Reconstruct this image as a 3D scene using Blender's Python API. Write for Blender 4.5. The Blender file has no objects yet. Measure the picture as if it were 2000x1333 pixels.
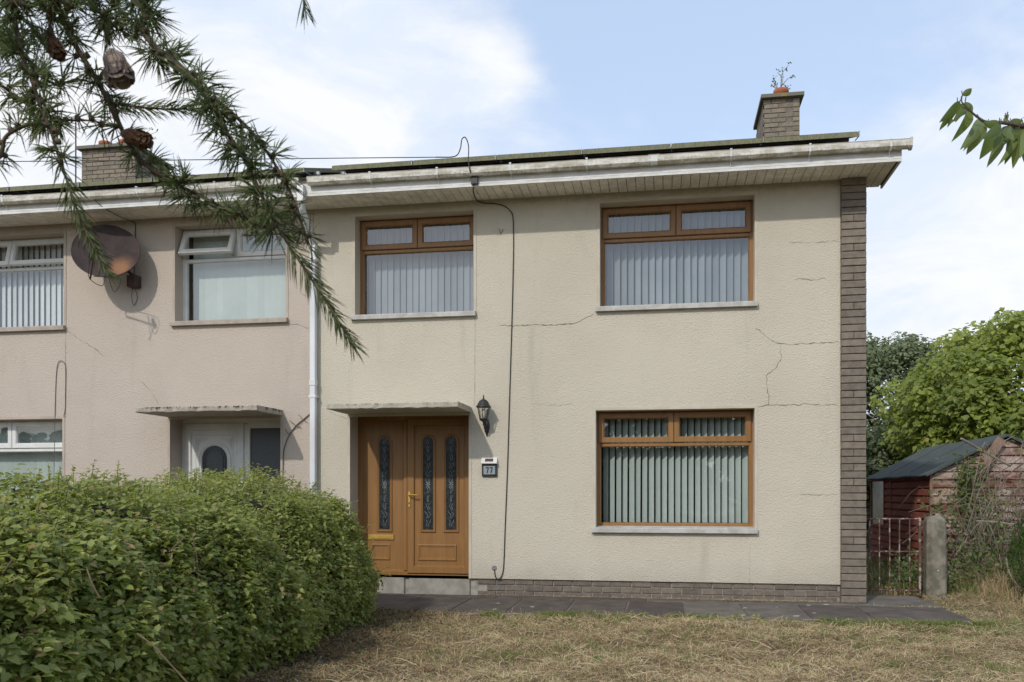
import bpy, math, random
import numpy as np
from mathutils import Matrix, Vector, Euler
R = math.radians
sc = bpy.context.scene
random.seed(7); RNG = np.random.default_rng(7)

# ------------------------------------------------------------------ camera, sky, sun, exposure
CY, CZ, TH, F = -10.67, 1.27, R(9.75), 1735.0
cd = bpy.data.cameras.new('camera'); co = bpy.data.objects.new('camera', cd); sc.collection.objects.link(co)
co.location = (0, CY, CZ); co.rotation_euler = (R(90), 0, TH)
cd.sensor_width = 36; cd.lens = F / 2000 * 36; cd.shift_y = (960 - 666.5) / 2000
cd.clip_start = 0.05; cd.clip_end = 800
cd.dof.use_dof = True; cd.dof.focus_distance = 10.0; cd.dof.aperture_fstop = 20
sc.camera = co
SUN = Vector((-.38, -1.0, .80)).normalized()
EL = math.asin(SUN.z); AZ = math.atan2(SUN.x, SUN.y)
sl = bpy.data.lights.new('sun', 'SUN'); sl.energy = 2.0; sl.angle = R(1.4); sl.color = (1, .95, .88)
so = bpy.data.objects.new('sun', sl); sc.collection.objects.link(so); so.location = (-5, -14, 12)
so.rotation_euler = (-SUN).to_track_quat('-Z', 'Y').to_euler()
w = bpy.data.worlds.new('World'); sc.world = w; w.use_nodes = True
nt = w.node_tree; nt.nodes.clear()
def wn(t, **k):
    n = nt.nodes.new(t)
    for a, b in k.items(): setattr(n, a, b)
    return n
L = nt.links.new
sky = wn('ShaderNodeTexSky', sky_type='NISHITA', sun_disc=False, sun_elevation=EL, sun_rotation=AZ, air_density=1.0, dust_density=1.4, ozone_density=1.2)
b1 = wn('ShaderNodeBackground'); b1.inputs[1].default_value = .15; L(sky.outputs[0], b1.inputs[0])
b2 = wn('ShaderNodeBackground'); b2.inputs[1].default_value = .94
tc = wn('ShaderNodeTexCoord')
def M(op, a, b=None, clamp=False):
    n = wn('ShaderNodeMath', operation=op, use_clamp=clamp)
    for i, v in enumerate((a, b)):
        if v is None: continue
        if isinstance(v, (int, float)): n.inputs[i].default_value = v
        else: L(v, n.inputs[i])
    return n.outputs[0]
mp = wn('ShaderNodeMapping'); mp.inputs['Scale'].default_value = (1, 1, 2.0); mp.inputs['Location'].default_value = (3.1, 1.7, .6); L(tc.outputs['Generated'], mp.inputs[0])
nz = wn('ShaderNodeTexNoise'); nz.inputs['Scale'].default_value = 2.6; nz.inputs['Detail'].default_value = 9; nz.inputs['Roughness'].default_value = .56; nz.inputs['Distortion'].default_value = .35
L(mp.outputs[0], nz.inputs[0])
nz3 = wn('ShaderNodeTexNoise'); nz3.inputs['Scale'].default_value = 9; nz3.inputs['Detail'].default_value = 7; nz3.inputs['Roughness'].default_value = .6; L(mp.outputs[0], nz3.inputs[0])
cov = M('ADD', nz.outputs[0], M('MULTIPLY', M('SUBTRACT', nz3.outputs[0], .5), .28))
def direction(u, v):
    return Vector(((u - 1000) * math.cos(TH) - F * math.sin(TH), (u - 1000) * math.sin(TH) + F * math.cos(TH), 960 - v)).normalized()
for (u, v, rad, amp) in ((560, 190, .25, .27), (880, 250, .12, .15), (150, 250, .22, .12), (1240, 215, .035, .10), (975, 130, .035, .11), (1900, 480, .22, .26), (1975, 190, .07, .12), (1720, 700, .25, .10), (1300, 0, .36, -.10), (1500, 120, .2, -.07)):
    vd = wn('ShaderNodeVectorMath', operation='DISTANCE'); L(tc.outputs['Generated'], vd.inputs[0]); vd.inputs[1].default_value = direction(u, v)
    mr = wn('ShaderNodeMapRange', interpolation_type='SMOOTHSTEP'); mr.inputs[1].default_value = 0; mr.inputs[2].default_value = rad * 1.9; mr.inputs[3].default_value = amp; mr.inputs[4].default_value = 0
    L(vd.outputs['Value'], mr.inputs[0]); cov = M('ADD', cov, mr.outputs[0])
mr = wn('ShaderNodeMapRange', interpolation_type='SMOOTHSTEP'); mr.inputs[1].default_value = .42; mr.inputs[2].default_value = .78; mr.inputs[3].default_value = .0; mr.inputs[4].default_value = .96
L(cov, mr.inputs[0])
b3 = wn('ShaderNodeBackground'); b3.inputs[0].default_value = (.66, .80, 1.03, 1); b3.inputs[1].default_value = 1.05
nz2 = wn('ShaderNodeTexNoise'); nz2.inputs['Scale'].default_value = 5.5; nz2.inputs['Detail'].default_value = 8; nz2.inputs['Roughness'].default_value = .62; nz2.inputs['Distortion'].default_value = .5
L(mp.outputs[0], nz2.inputs[0]); cr = wn('ShaderNodeMix', data_type='RGBA'); mr2 = wn('ShaderNodeMapRange', interpolation_type='SMOOTHSTEP'); mr2.inputs[1].default_value = .36; mr2.inputs[2].default_value = .62; L(nz2.outputs[0], mr2.inputs[0]); L(mr2.outputs[0], cr.inputs[0])
cr.inputs[6].default_value = (.78, .86, .99, 1); cr.inputs[7].default_value = (.97, .98, 1, 1); L(cr.outputs[2], b2.inputs[0])
m1 = wn('ShaderNodeMixShader'); m1.inputs[0].default_value = .58; L(b1.outputs[0], m1.inputs[1]); L(b3.outputs[0], m1.inputs[2])
mx = wn('ShaderNodeMixShader'); L(mr.outputs[0], mx.inputs[0]); L(m1.outputs[0], mx.inputs[1]); L(b2.outputs[0], mx.inputs[2])
wo = wn('ShaderNodeOutputWorld'); L(mx.outputs[0], wo.inputs[0])
sc.view_settings.view_transform = 'Standard'; sc.view_settings.look = 'None'; sc.view_settings.gamma = 1; sc.view_settings.exposure = 0.13
sc.view_settings.use_curve_mapping = False

# ------------------------------------------------------------------ helpers
def cam(u, v, d):
    x = (u - 1000) / F * d
    return Vector((x * math.cos(TH) - d * math.sin(TH), CY + x * math.sin(TH) + d * math.cos(TH), CZ + (960 - v) / F * d))
def at(u, v, y=0.0):
    return cam(u, v, (y - CY) / (math.cos(TH) + (u - 1000) / F * math.sin(TH)))
def X(u, y=0.0): return at(u, 960, y).x

def tag(o, label=None, cat=None, group=None, kind=None):
    if label: o['label'] = label
    if cat: o['category'] = cat
    if group: o['group'] = group
    if kind: o['kind'] = kind
    return o
WM = {}
def link(o, parent=None):
    sc.collection.objects.link(o)
    if parent is not None:
        o.parent = parent; o.matrix_parent_inverse = WM.get(parent.name, Matrix()).inverted()
    return o
def setw(o, m=None):
    WM[o.name] = m if m is not None else Matrix.LocRotScale(o.location, o.rotation_euler, None); return o
def empty(name, loc, label, cat, group=None):
    o = bpy.data.objects.new(name, None); o.location = loc; o.empty_display_size = .2
    link(o); setw(o); return tag(o, label, cat, group)
def mesh(name, V, Fc, mat, smooth=False):
    me = bpy.data.meshes.new(name); me.from_pydata([tuple(v) for v in V], [], Fc); me.update()
    if mat: me.materials.append(mat)
    if smooth:
        for p in me.polygons: p.use_smooth = True
    return me
def obj(name, me, parent=None, loc=None, rot=None, scale=None):
    o = bpy.data.objects.new(name, me)
    if loc is not None: o.location = loc
    if rot is not None: o.rotation_euler = rot
    if scale is not None: o.scale = scale
    link(o, parent); WM[o.name] = Matrix.LocRotScale(o.location, o.rotation_euler, o.scale)
    return o
class G:
    def __init__(s): s.v = []; s.f = []
    def add(s, V, Fc):
        n = len(s.v); s.v += [tuple(v) for v in V]; s.f += [tuple(i + n for i in f) for f in Fc]; return s
    def box(s, x0, x1, y0, y1, z0, z1, m=None):
        V = [Vector((x, y, z)) for x in (x0, x1) for y in (y0, y1) for z in (z0, z1)]
        if m is not None: V = [m @ v for v in V]
        return s.add(V, [(0, 1, 3, 2), (4, 6, 7, 5), (0, 4, 5, 1), (2, 3, 7, 6), (0, 2, 6, 4), (1, 5, 7, 3)])
    def bbox(s, x0, x1, y0, y1, z0, z1, b=.004, m=None):
        # box with chamfered front edges (front is -y)
        V = [(x0, y1, z0), (x1, y1, z0), (x1, y1, z1), (x0, y1, z1), (x0, y0 + b, z0), (x1, y0 + b, z0), (x1, y0 + b, z1), (x0, y0 + b, z1),
             (x0 + b, y0, z0 + b), (x1 - b, y0, z0 + b), (x1 - b, y0, z1 - b), (x0 + b, y0, z1 - b)]
        if m is not None: V = [m @ Vector(v) for v in V]
        Fc = [(0, 3, 2, 1), (8, 9, 10, 11)]
        for i in range(4):
            j = (i + 1) % 4; Fc += [(i, j, 4 + j, 4 + i), (4 + i, 4 + j, 8 + j, 8 + i)]
        return s.add(V, Fc)
    def loops(s, loops, closed=True, cap=False):
        n = len(loops[0]); V = [p for l in loops for p in l]; Fc = []
        for k in range(len(loops) - 1):
            for i in range(n if closed else n - 1):
                j = (i + 1) % n; Fc.append((k * n + i, k * n + j, (k + 1) * n + j, (k + 1) * n + i))
        if cap: Fc.append(tuple(range(n))[::-1]); Fc.append(tuple((len(loops) - 1) * n + i for i in range(n)))
        return s.add(V, Fc)
    def ring(s, x0, x1, z0, z1, prof):
        return s.loops([[(x0 + i, y, z0 + i), (x1 - i, y, z0 + i), (x1 - i, y, z1 - i), (x0 + i, y, z1 - i)] for i, y in prof])
    def arch(s, x0, x1, z0, z1, prof, n=10, cap=False):
        lp = []
        for i, y in prof:
            r = (x1 - x0) / 2 - i; cx = (x0 + x1) / 2; zc = z1 - (x1 - x0) / 2
            lp.append([(x0 + i, y, z0 + i), (x1 - i, y, z0 + i)] + [(cx + r * math.cos(a), y, zc + r * math.sin(a)) for a in [math.pi * k / n for k in range(n + 1)]])
        return s.loops(lp, cap=cap)
    def tube(s, pts, r, seg=6, cap=True):
        pts = [Vector(p) for p in pts]; lp = []; up = Vector((.31, .2, .93)).normalized()
        for i, p in enumerate(pts):
            t = (pts[min(i + 1, len(pts) - 1)] - pts[max(i - 1, 0)]).normalized()
            a = t.cross(up)
            if a.length < .05: a = t.cross(Vector((1, 0, 0)))
            a.normalize(); b = t.cross(a); rr = r[i] if isinstance(r, (list, tuple)) else r
            lp.append([p + (a * math.cos(q) + b * math.sin(q)) * rr for q in [2 * math.pi * k / seg for k in range(seg)]])
        return s.loops(lp, cap=cap)
    def lathe(s, prof, c=(0, 0, 0), seg=16, m=None):
        lp = []
        for r, z in prof:
            l = [Vector((c[0] + r * math.cos(a), c[1] + r * math.sin(a), c[2] + z)) for a in [2 * math.pi * k / seg for k in range(seg)]]
            lp.append([m @ q for q in l] if m is not None else l)
        return s.loops(lp, cap=True)
    def obj(s, name, mat, parent=None, smooth=False, **k):
        return obj(name, mesh(name, s.v, s.f, mat, smooth), parent, **k)
    def mesh(s, name, mat, smooth=False): return mesh(name, s.v, s.f, mat, smooth)
def spline(pts, n=6):
    P = [Vector(p) for p in pts]; P = [P[0] * 2 - P[1]] + P + [P[-1] * 2 - P[-2]]; out = []
    for i in range(1, len(P) - 2):
        for k in range(n):
            t = k / n; a, b, c, d = P[i - 1], P[i], P[i + 1], P[i + 2]
            out.append(.5 * ((2 * b) + (c - a) * t + (2 * a - 5 * b + 4 * c - d) * t * t + (3 * b - a - 3 * c + d) * t ** 3))
    return out + [P[-2]]
def npmesh(name, V, T, mat, tint=None, smooth=False):
    V = np.ascontiguousarray(V, dtype=np.float32); T = np.ascontiguousarray(T, dtype=np.int32)
    me = bpy.data.meshes.new(name); k = T.shape[1]
    me.vertices.add(len(V)); me.vertices.foreach_set('co', V.ravel())
    me.loops.add(T.size); me.loops.foreach_set('vertex_index', T.ravel())
    me.polygons.add(len(T)); me.polygons.foreach_set('loop_start', np.arange(0, T.size, k, dtype=np.int32)); me.polygons.foreach_set('loop_total', np.full(len(T), k, dtype=np.int32))
    if tint is not None:
        a = me.attributes.new('tint', 'FLOAT', 'POINT'); a.data.foreach_set('value', np.ascontiguousarray(tint, dtype=np.float32))
    me.update(calc_edges=True)
    if smooth: me.polygons.foreach_set('use_smooth', np.ones(len(T), dtype=bool))
    me.materials.append(mat); return me
def unit(a): return a / (np.linalg.norm(a, axis=1, keepdims=True) + 1e-9)
def leaves(name, P, N, size, mat, width=.5, fold=.12, tint=None, down=0.0, rng=RNG):
    """ovate folded leaves: P points, N leaf normals"""
    n = len(P); N = unit(N); t = rng.normal(size=(n, 3)); t[:, 2] -= down; t = unit(t - (t * N).sum(1, keepdims=True) * N); b = np.cross(N, t)
    s = np.broadcast_to(np.asarray(size, dtype=float).reshape(-1, 1), (n, 1))
    V = np.empty((n, 7, 3))
    V[:, 0] = P; V[:, 1] = P + (t * .30 + b * width * .5) * s + N * fold * s * .7; V[:, 2] = P + (t * .30 - b * width * .5) * s + N * fold * s * .7
    V[:, 3] = P + t * .45 * s; V[:, 4] = P + (t * .68 + b * width * .36) * s + N * fold * s * .3; V[:, 5] = P + (t * .68 - b * width * .36) * s + N * fold * s * .3
    V[:, 6] = P + (t - N * fold * .9) * s
    tri = np.array([(0, 3, 1), (0, 2, 3), (1, 3, 4), (3, 2, 5), (3, 6, 4), (3, 5, 6)])
    T = (np.arange(n)[:, None, None] * 7 + tri[None]).reshape(-1, 3)
    tt = rng.random(n) if tint is None else tint
    return npmesh(name, V.reshape(-1, 3), T, mat, np.repeat(tt, 7))

# ------------------------------------------------------------------ materials
class NB:
    def __init__(s, name):
        s.m = bpy.data.materials.new(name); s.m.use_nodes = True; s.t = s.m.node_tree; s.p = s.t.nodes['Principled BSDF']; s.out = s.t.nodes['Material Output']
        s.geo = s.n('ShaderNodeNewGeometry'); s.pos = s.geo.outputs['Position']
    def n(s, t, **k):
        x = s.t.nodes.new(t)
        for a, b in k.items(): setattr(x, a, b)
        return x
    def l(s, a, b): s.t.links.new(a, b)
    def val(s, sock, v):
        if isinstance(v, (int, float)): sock.default_value = v
        elif isinstance(v, tuple): sock.default_value = (*v, 1) if len(v) == 3 and len(sock.default_value) == 4 else v
        else: s.l(v, sock)
    def math(s, op, a, b=0, clamp=False):
        n = s.n('ShaderNodeMath', operation=op, use_clamp=clamp); s.val(n.inputs[0], a); s.val(n.inputs[1], b); return n.outputs[0]
    def noise(s, scale, detail=4, rough=.55, dist=0, stretch=None, vec=None):
        v = vec or s.pos
        if stretch:
            mp = s.n('ShaderNodeMapping'); mp.inputs['Scale'].default_value = stretch; s.l(v, mp.inputs[0]); v = mp.outputs[0]
        n = s.n('ShaderNodeTexNoise'); s.l(v, n.inputs[0]); n.inputs['Scale'].default_value = scale; n.inputs['Detail'].default_value = detail
        n.inputs['Roughness'].default_value = rough; n.inputs['Distortion'].default_value = dist; return n.outputs[0]
    def voro(s, scale, feature='F1', stretch=None):
        v = s.pos
        if stretch:
            mp = s.n('ShaderNodeMapping'); mp.inputs['Scale'].default_value = stretch; s.l(v, mp.inputs[0]); v = mp.outputs[0]
        n = s.n('ShaderNodeTexVoronoi', feature=feature); s.l(v, n.inputs['Vector']); n.inputs['Scale'].default_value = scale; return n.outputs['Distance']
    def ramp(s, f, a, b, lo=0.0, hi=1.0):
        n = s.n('ShaderNodeMapRange', interpolation_type='SMOOTHSTEP'); s.l(f, n.inputs[0]); n.inputs[1].default_value = a; n.inputs[2].default_value = b; n.inputs[3].default_value = lo; n.inputs[4].default_value = hi; return n.outputs[0]
    def mix(s, f, a, b, mode='MIX'):
        n = s.n('ShaderNodeMix', data_type='RGBA', blend_type=mode); s.val(n.inputs[0], f)
        for i, v in ((6, a), (7, b)): s.val(n.inputs[i], v)
        return n.outputs[2]
    def attr(s, name):
        n = s.n('ShaderNodeAttribute', attribute_name=name); return n.outputs['Fac']
    def rand(s): return s.n('ShaderNodeObjectInfo').outputs['Random']
    def bump(s, h, strength=.5, dist=.01, prev=None):
        n = s.n('ShaderNodeBump'); n.inputs['Strength'].default_value = strength; n.inputs['Distance'].default_value = dist; s.l(h, n.inputs['Height'])
        if prev: s.l(prev, n.inputs['Normal'])
        s.l(n.outputs[0], s.p.inputs['Normal']); return n.outputs[0]
    def done(s, col, rough=.6, spec=.5, metal=0):
        s.val(s.p.inputs['Base Color'], col); s.val(s.p.inputs['Roughness'], rough); s.p.inputs['Specular IOR Level'].default_value = spec; s.p.inputs['Metallic'].default_value = metal; return s.m
def pmat(name, c1, c2=None, scale=8, rough=.6, bump=0, bscale=60, bdist=.004, rand=0, metal=0, spec=.5, lo=.35, hi=.65, stretch=None):
    b = NB(name); col = b.mix(b.ramp(b.noise(scale, 5, .6, 0, stretch), lo, hi), c1, c2 or tuple(x * .8 for x in c1))
    if rand: col = b.mix(1.0, col, b.mix(b.rand(), (1 - rand,) * 3, (1 + rand,) * 3), 'MULTIPLY')
    if bump: b.bump(b.noise(bscale, 4, .6, 0, stretch), bump, bdist)
    return b.done(col, rough, spec, metal)

def render_mat(name, c, c2, dirt):
    b = NB(name)
    col = b.mix(b.ramp(b.noise(.55, 5, .6), .35, .7), c, c2)
    fine = b.noise(28, 6, .7, .4)
    col = b.mix(b.math('MULTIPLY', b.ramp(fine, .5, .72), .14), col, tuple(x * .72 for x in c))
    streak = b.ramp(b.noise(1.6, 6, .65, 0, (2.2, 1, .35)), .55, .8)
    col = b.mix(b.math('MULTIPLY', streak, .42), col, dirt)
    zz = b.n('ShaderNodeSeparateXYZ'); b.l(b.pos, zz.inputs[0])
    low = b.ramp(b.math('ADD', zz.outputs[2], b.math('MULTIPLY', b.noise(3, 4), .5)), .35, .75, 1, 0)
    col = b.mix(b.math('MULTIPLY', low, .42), col, dirt)
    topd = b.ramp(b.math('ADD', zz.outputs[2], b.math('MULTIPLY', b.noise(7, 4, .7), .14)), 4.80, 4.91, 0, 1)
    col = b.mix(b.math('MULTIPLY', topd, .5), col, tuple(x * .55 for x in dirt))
    h = b.math('ADD', b.math('MULTIPLY', b.noise(58, 5, .6, .3), 1), b.math('MULTIPLY', b.voro(75, 'SMOOTH_F1'), .7))
    n1 = b.bump(b.noise(1.3, 2), .25, .04)
    b.bump(h, .75, .011, n1)
    return b.done(col, .88, .2)
M77 = render_mat('cream_render', (.575, .525, .425), (.525, .475, .38), (.34, .315, .255))
MNB = render_mat('pinkish_render', (.535, .463, .388), (.48, .412, .345), (.32, .28, .235))
MSM = pmat('smooth_band', (.55, .50, .40), (.47, .42, .33), 3, .8, .15, 40, .003)
MSMN = pmat('smooth_band_pink', (.47, .40, .33), (.40, .34, .28), 3, .8, .15, 40, .003)
def oak():
    b = NB('golden_oak_foil')
    g = b.noise(26, 5, .6, .6, (1, 1, .07)); fl = b.noise(3, 3)
    col = b.mix(b.ramp(g, .3, .7), (.285, .145, .048), (.21, .10, .03)); col = b.mix(b.math('MULTIPLY', fl, .6), col, (.30, .155, .052))
    b.bump(g, .06, .002); return b.done(col, .42, .45)
MOAK = oak()
MWH = pmat('white_upvc', (.74, .74, .72), (.66, .66, .63), 5, .38, rand=.02)
def dirtyw(name, c, d1, moss, amt, split):
    b = NB(name); zz = b.n('ShaderNodeSeparateXYZ'); b.l(b.pos, zz.inputs[0])
    n = b.noise(6, 7, .7, 0, (1, 1, 3)); n2 = b.noise(22, 5, .7, 0, (2.5, 1, .6))
    col = b.mix(b.ramp(n, .38, .6), c, d1)
    low = b.ramp(zz.outputs[2], split - .035, split + .035, 1, 0)
    k = b.math('MULTIPLY', b.ramp(b.math('ADD', b.math('MULTIPLY', n, .6), b.math('MULTIPLY', n2, .5)), .48, .64), b.math('ADD', b.math('MULTIPLY', low, .8), .2))
    col = b.mix(b.math('MULTIPLY', k, amt, True), col, moss)
    b.bump(n2, .2, .003); return b.done(col, .55, .35)
MGUT = dirtyw('mossy_gutter_plastic', (.72, .70, .64), (.56, .52, .44), (.22, .205, .11), .62, 4.985)
MFAS = dirtyw('fascia_plastic', (.72, .72, .70), (.62, .61, .57), (.50, .49, .43), .2, 4.85)
MSOF = dirtyw('soffit_plastic', (.84, .81, .74), (.74, .71, .63), (.46, .44, .35), .6, 4.84)
MPIPE = pmat('white_pipe', (.72, .73, .75), (.62, .63, .64), 2, .4)
def brickm(name, a, c, sp):
    b = NB(name); n = b.noise(14, 6, .7); col = b.mix(b.ramp(n, .35, .68), a, c)
    col = b.mix(1.0, col, b.mix(b.rand(), (.86, .85, .85), (1.15, 1.12, 1.08)), 'MULTIPLY')
    col = b.mix(b.math('MULTIPLY', b.ramp(b.noise(160, 3, .8), .62, .7), .55), col, sp)
    b.bump(b.noise(90, 5, .7), .8, .006); return b.done(col, .93, .15)
MBR = brickm('grey_brown_brick', (.225, .195, .16), (.165, .142, .115), (.40, .37, .32))
MBRP = brickm('dark_plinth_brick', (.20, .17, .14), (.14, .12, .10), (.34, .31, .28))
MBRC = brickm('chimney_brick', (.255, .225, .175), (.185, .16, .125), (.12, .12, .07))
MMOR = pmat('mortar', (.19, .165, .135), (.145, .125, .105), 20, .95, .4, 80)
MMORP = pmat('pale_mortar', (.36, .33, .28), (.25, .23, .19), 20, .95, .4, 80)
MCONC = pmat('weathered_concrete', (.34, .31, .26), (.24, .22, .18), 6, .93, .5, 70, .004)
def canopym(name, c, d):
    b = NB(name); n = b.noise(5, 7, .75, 0, (1, 1, 1)); n2 = b.noise(16, 6, .75, .3, (1.5, 1, .8))
    zz = b.n('ShaderNodeSeparateXYZ'); b.l(b.pos, zz.inputs[0])
    top = b.ramp(zz.outputs[2], 2.255, 2.30, .25, 1)
    k = b.math('MULTIPLY', b.ramp(b.math('ADD', b.math('MULTIPLY', n, .5), b.math('MULTIPLY', n2, .6)), .52, .66), top)
    col = b.mix(b.math('MULTIPLY', k, d, True), b.mix(n, c, tuple(x * .8 for x in c)), (.045, .04, .032)); b.bump(n2, .4, .004)
    return b.done(col, .9, .2)
MCAN = canopym('canopy_cream', (.50, .46, .37), .7)
MCANN = canopym('canopy_pink_stained', (.46, .41, .34), 1.5)
MSILL = pmat('painted_sill', (.52, .51, .48), (.40, .38, .34), 9, .7, .25, 60)
MSILLN = pmat('painted_sill_pink', (.43, .37, .31), (.34, .29, .24), 9, .7, .25, 60)
MGREY = pmat('grey_metal', (.35, .37, .40), (.25, .27, .29), 12, .5, metal=.3)
MPANE = pmat('mossy_panel_edge', (.215, .205, .12), (.13, .135, .075), 30, .85, .4, 50, .004, stretch=(3, 1, .6))
MPVG = pmat('solar_cell_glass', (.012, .015, .03), (.02, .022, .035), 3, .12)
MTILE = pmat('brown_roof_tile', (.10, .065, .05), (.065, .05, .04), 10, .9, .6, 60, .006)
MDARK = pmat('dark_interior', (.10, .085, .07), (.07, .06, .05), 2, .9)
MBLIND = pmat('pale_fabric_vane', (.50, .56, .53), (.45, .51, .48), 2, .85, rand=.05)
MBLINDG = pmat('white_fabric_vane', (.60, .62, .63), (.54, .57, .58), 2, .85, rand=.09)
MBLUP = pmat('grey_fabric_vane', (.25, .28, .30), (.21, .24, .26), 2, .85, rand=.14)
MBLK = pmat('black_plastic', (.018, .018, .018), (.03, .03, .03), 20, .5)
MCABLE = pmat('black_cable', (.02, .018, .016), (.04, .035, .03), 9, .6)
MBRASS = pmat('polished_brass', (.75, .50, .13), (.65, .42, .10), 8, .35, metal=.55)
MRUSTB = pmat('rusty_box', (.085, .045, .035), (.05, .032, .03), 15, .75, .3, 50)
MCRACK = pmat('crack_dark', (.17, .145, .11), (.12, .10, .075), 10, .95)
MLINE = pmat('bead_line', (.27, .235, .18), (.36, .32, .25), 10, .95)
MPOT = pmat('terracotta', (.42, .13, .065), (.32, .10, .05), 10, .8)
MCAP = pmat('lichen_cap', (.16, .15, .115), (.25, .185, .06), 5, .95, .5, 60, lo=.55, hi=.68)
MSTEM = pmat('dry_stem', (.12, .10, .085), (.20, .17, .13), 10, .9)
def glass(name, ior=1.75, tintc=(.96, .98, .97)):
    b = NB(name); t = b.n('ShaderNodeBsdfTransparent'); t.inputs[0].default_value = (*tintc, 1); g = b.n('ShaderNodeBsdfGlossy'); g.inputs['Roughness'].default_value = .012
    f = b.n('ShaderNodeFresnel'); f.inputs[0].default_value = ior; bp = b.n('ShaderNodeBump'); bp.inputs['Strength'].default_value = .05; bp.inputs['Distance'].default_value = .02
    b.l(b.noise(2.2, 1), bp.inputs['Height']); b.l(bp.outputs[0], g.inputs['Normal'])
    m = b.n('ShaderNodeMixShader'); bf = b.geo.outputs['Backfacing']; fac = b.math('ADD', b.math('MULTIPLY', f.outputs[0], b.math('SUBTRACT', 1, bf)), b.math('MULTIPLY', bf, .10)); b.l(fac, m.inputs[0]); b.l(t.outputs[0], m.inputs[1]); b.l(g.outputs[0], m.inputs[2]); b.l(m.outputs[0], b.out.inputs[0]); return b.m
MGL = glass('window_glass', 2.2)
MGLD = glass('lantern_glass', 1.5, (.9, .9, .88))
def obscure(name, c1, c2, sc_=60, rough=.25):
    b = NB(name); n = b.noise(sc_, 4, .7, 1.0); b.bump(n, .5, .004); return b.done(b.mix(b.ramp(n, .4, .65), c1, c2), rough, .6)
MOBS = obscure('obscure_glass', (.035, .042, .048), (.075, .085, .09), 90, .3)
MLEAD = obscure('leaded_glass', (.02, .024, .026), (.05, .055, .06), 20, .12)
MPAT = pmat('cut_glass_pattern', (.42, .44, .44), (.30, .32, .32), 20, .2)
def leafm(name, dark, light, third=None, trans=.35, rough=.45, under=None):
    b = NB(name); t = b.attr('tint'); col = b.mix(b.ramp(t, .1, .9), dark, light)
    if third: col = b.mix(b.ramp(t, .90, .97), col, third)
    col = b.mix(b.math('MULTIPLY', b.ramp(b.noise(1.7, 3), .35, .7), .45), col, tuple(x * .72 for x in light))
    b.done(col, rough, .35)
    tr = b.n('ShaderNodeBsdfTranslucent'); tc_ = b.mix(.5, col, (light[0] * 1.5, light[1] * 1.5, light[2] * .7)); b.l(tc_, tr.inputs[0])
    m = b.n('ShaderNodeMixShader'); m.inputs[0].default_value = trans; b.l(b.p.outputs[0], m.inputs[1]); b.l(tr.outputs[0], m.inputs[2]); b.l(m.outputs[0], b.out.inputs[0]); return b.m
MHEDGE = leafm('privet_leaf', (.11, .15, .036), (.385, .425, .13), (.42, .26, .14), .48, .34)
MHSTEM = pmat('hedge_stem', (.10, .07, .045), (.16, .11, .06), 20, .9)
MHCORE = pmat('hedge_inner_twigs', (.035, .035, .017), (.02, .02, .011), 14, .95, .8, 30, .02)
MTREE1 = leafm('bright_leaf', (.12, .17, .035), (.35, .40, .09), (.42, .37, .10), .45)
MTREE2 = leafm('dull_leaf', (.09, .12, .055), (.20, .235, .11), (.20, .13, .05), .3)
MBELT = leafm('belt_leaf', (.02, .035, .012), (.05, .07, .022), None, .2)
MCONI = leafm('conifer_leaf', (.035, .075, .018), (.09, .15, .03), None, .3)
MBRAM = leafm('bramble_leaf', (.065, .105, .028), (.16, .21, .06), (.28, .17, .07))
MCHER = leafm('long_leaf', (.09, .135, .04), (.21, .26, .09), None, .45, .35)
MBARK = pmat('bark', (.11, .085, .065), (.06, .047, .038), 25, .95, .8, 40, .01)
MTWIG = pmat('larch_twig', (.12, .085, .05), (.06, .045, .032), 90, .9, .5, 200, .002)
MNEED = leafm('larch_needle', (.085, .125, .05), (.28, .33, .13), (.36, .33, .12), .45, .5)
MCONE = pmat('larch_cone_scale', (.42, .33, .275), (.28, .22, .185), 90, .9, .5, 300, .002)
MCONEB = pmat('russet_cone_scale', (.20, .10, .055), (.11, .06, .035), 90, .97, .5, 300, .002)
def grassm():
    b = NB('grass_blade'); t = b.attr('tint')
    straw = b.mix(b.ramp(t, .0, .38), (.27, .175, .09), (.70, .555, .335)); green = b.mix(b.ramp(t, .55, 1), (.28, .27, .085), (.17, .24, .06))
    col = b.mix(b.ramp(t, .42, .58), straw, green); b.done(col, .7, .2)
    tr = b.n('ShaderNodeBsdfTranslucent'); b.l(col, tr.inputs[0]); m = b.n('ShaderNodeMixShader'); m.inputs[0].default_value = .25
    b.l(b.p.outputs[0], m.inputs[1]); b.l(tr.outputs[0], m.inputs[2]); b.l(m.outputs[0], b.out.inputs[0]); return b.m
MGRASS = grassm()
def groundm():
    b = NB('dry_lawn_soil'); n = b.noise(1.1, 5, .6); n2 = b.noise(26, 6, .75)
    col = b.mix(b.ramp(n2, .35, .7), (.12, .088, .055), (.30, .235, .14)); col = b.mix(b.math('MULTIPLY', b.ramp(n, .5, .66), .6), col, (.10, .12, .035))
    b.bump(n2, .8, .02); return b.done(col, .95, .1)
MSOIL = groundm()
MGREEN = leafm('green_blade', (.13, .145, .04), (.19, .235, .07), None, .3, .65)
def slabm(name, a, c):
    b = NB(name); n = b.noise(4, 7, .7); col = b.mix(b.ramp(n, .35, .65), a, c)
    col = b.mix(1.0, col, b.mix(b.rand(), (.84, .84, .86), (1.15, 1.13, 1.1)), 'MULTIPLY')
    col = b.mix(b.math('MULTIPLY', b.ramp(b.voro(3.6, stretch=(1, 1, 0)), .13, .10), b.ramp(b.noise(1.9, 2), .50, .56)), col, (.46, .46, .42))
    col = b.mix(b.math('MULTIPLY', b.ramp(b.noise(120, 3, .8), .58, .7), .4), col, (.25, .23, .20))
    b.bump(b.noise(70, 5, .7), .5, .005); return b.done(col, .9, .25)
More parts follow.
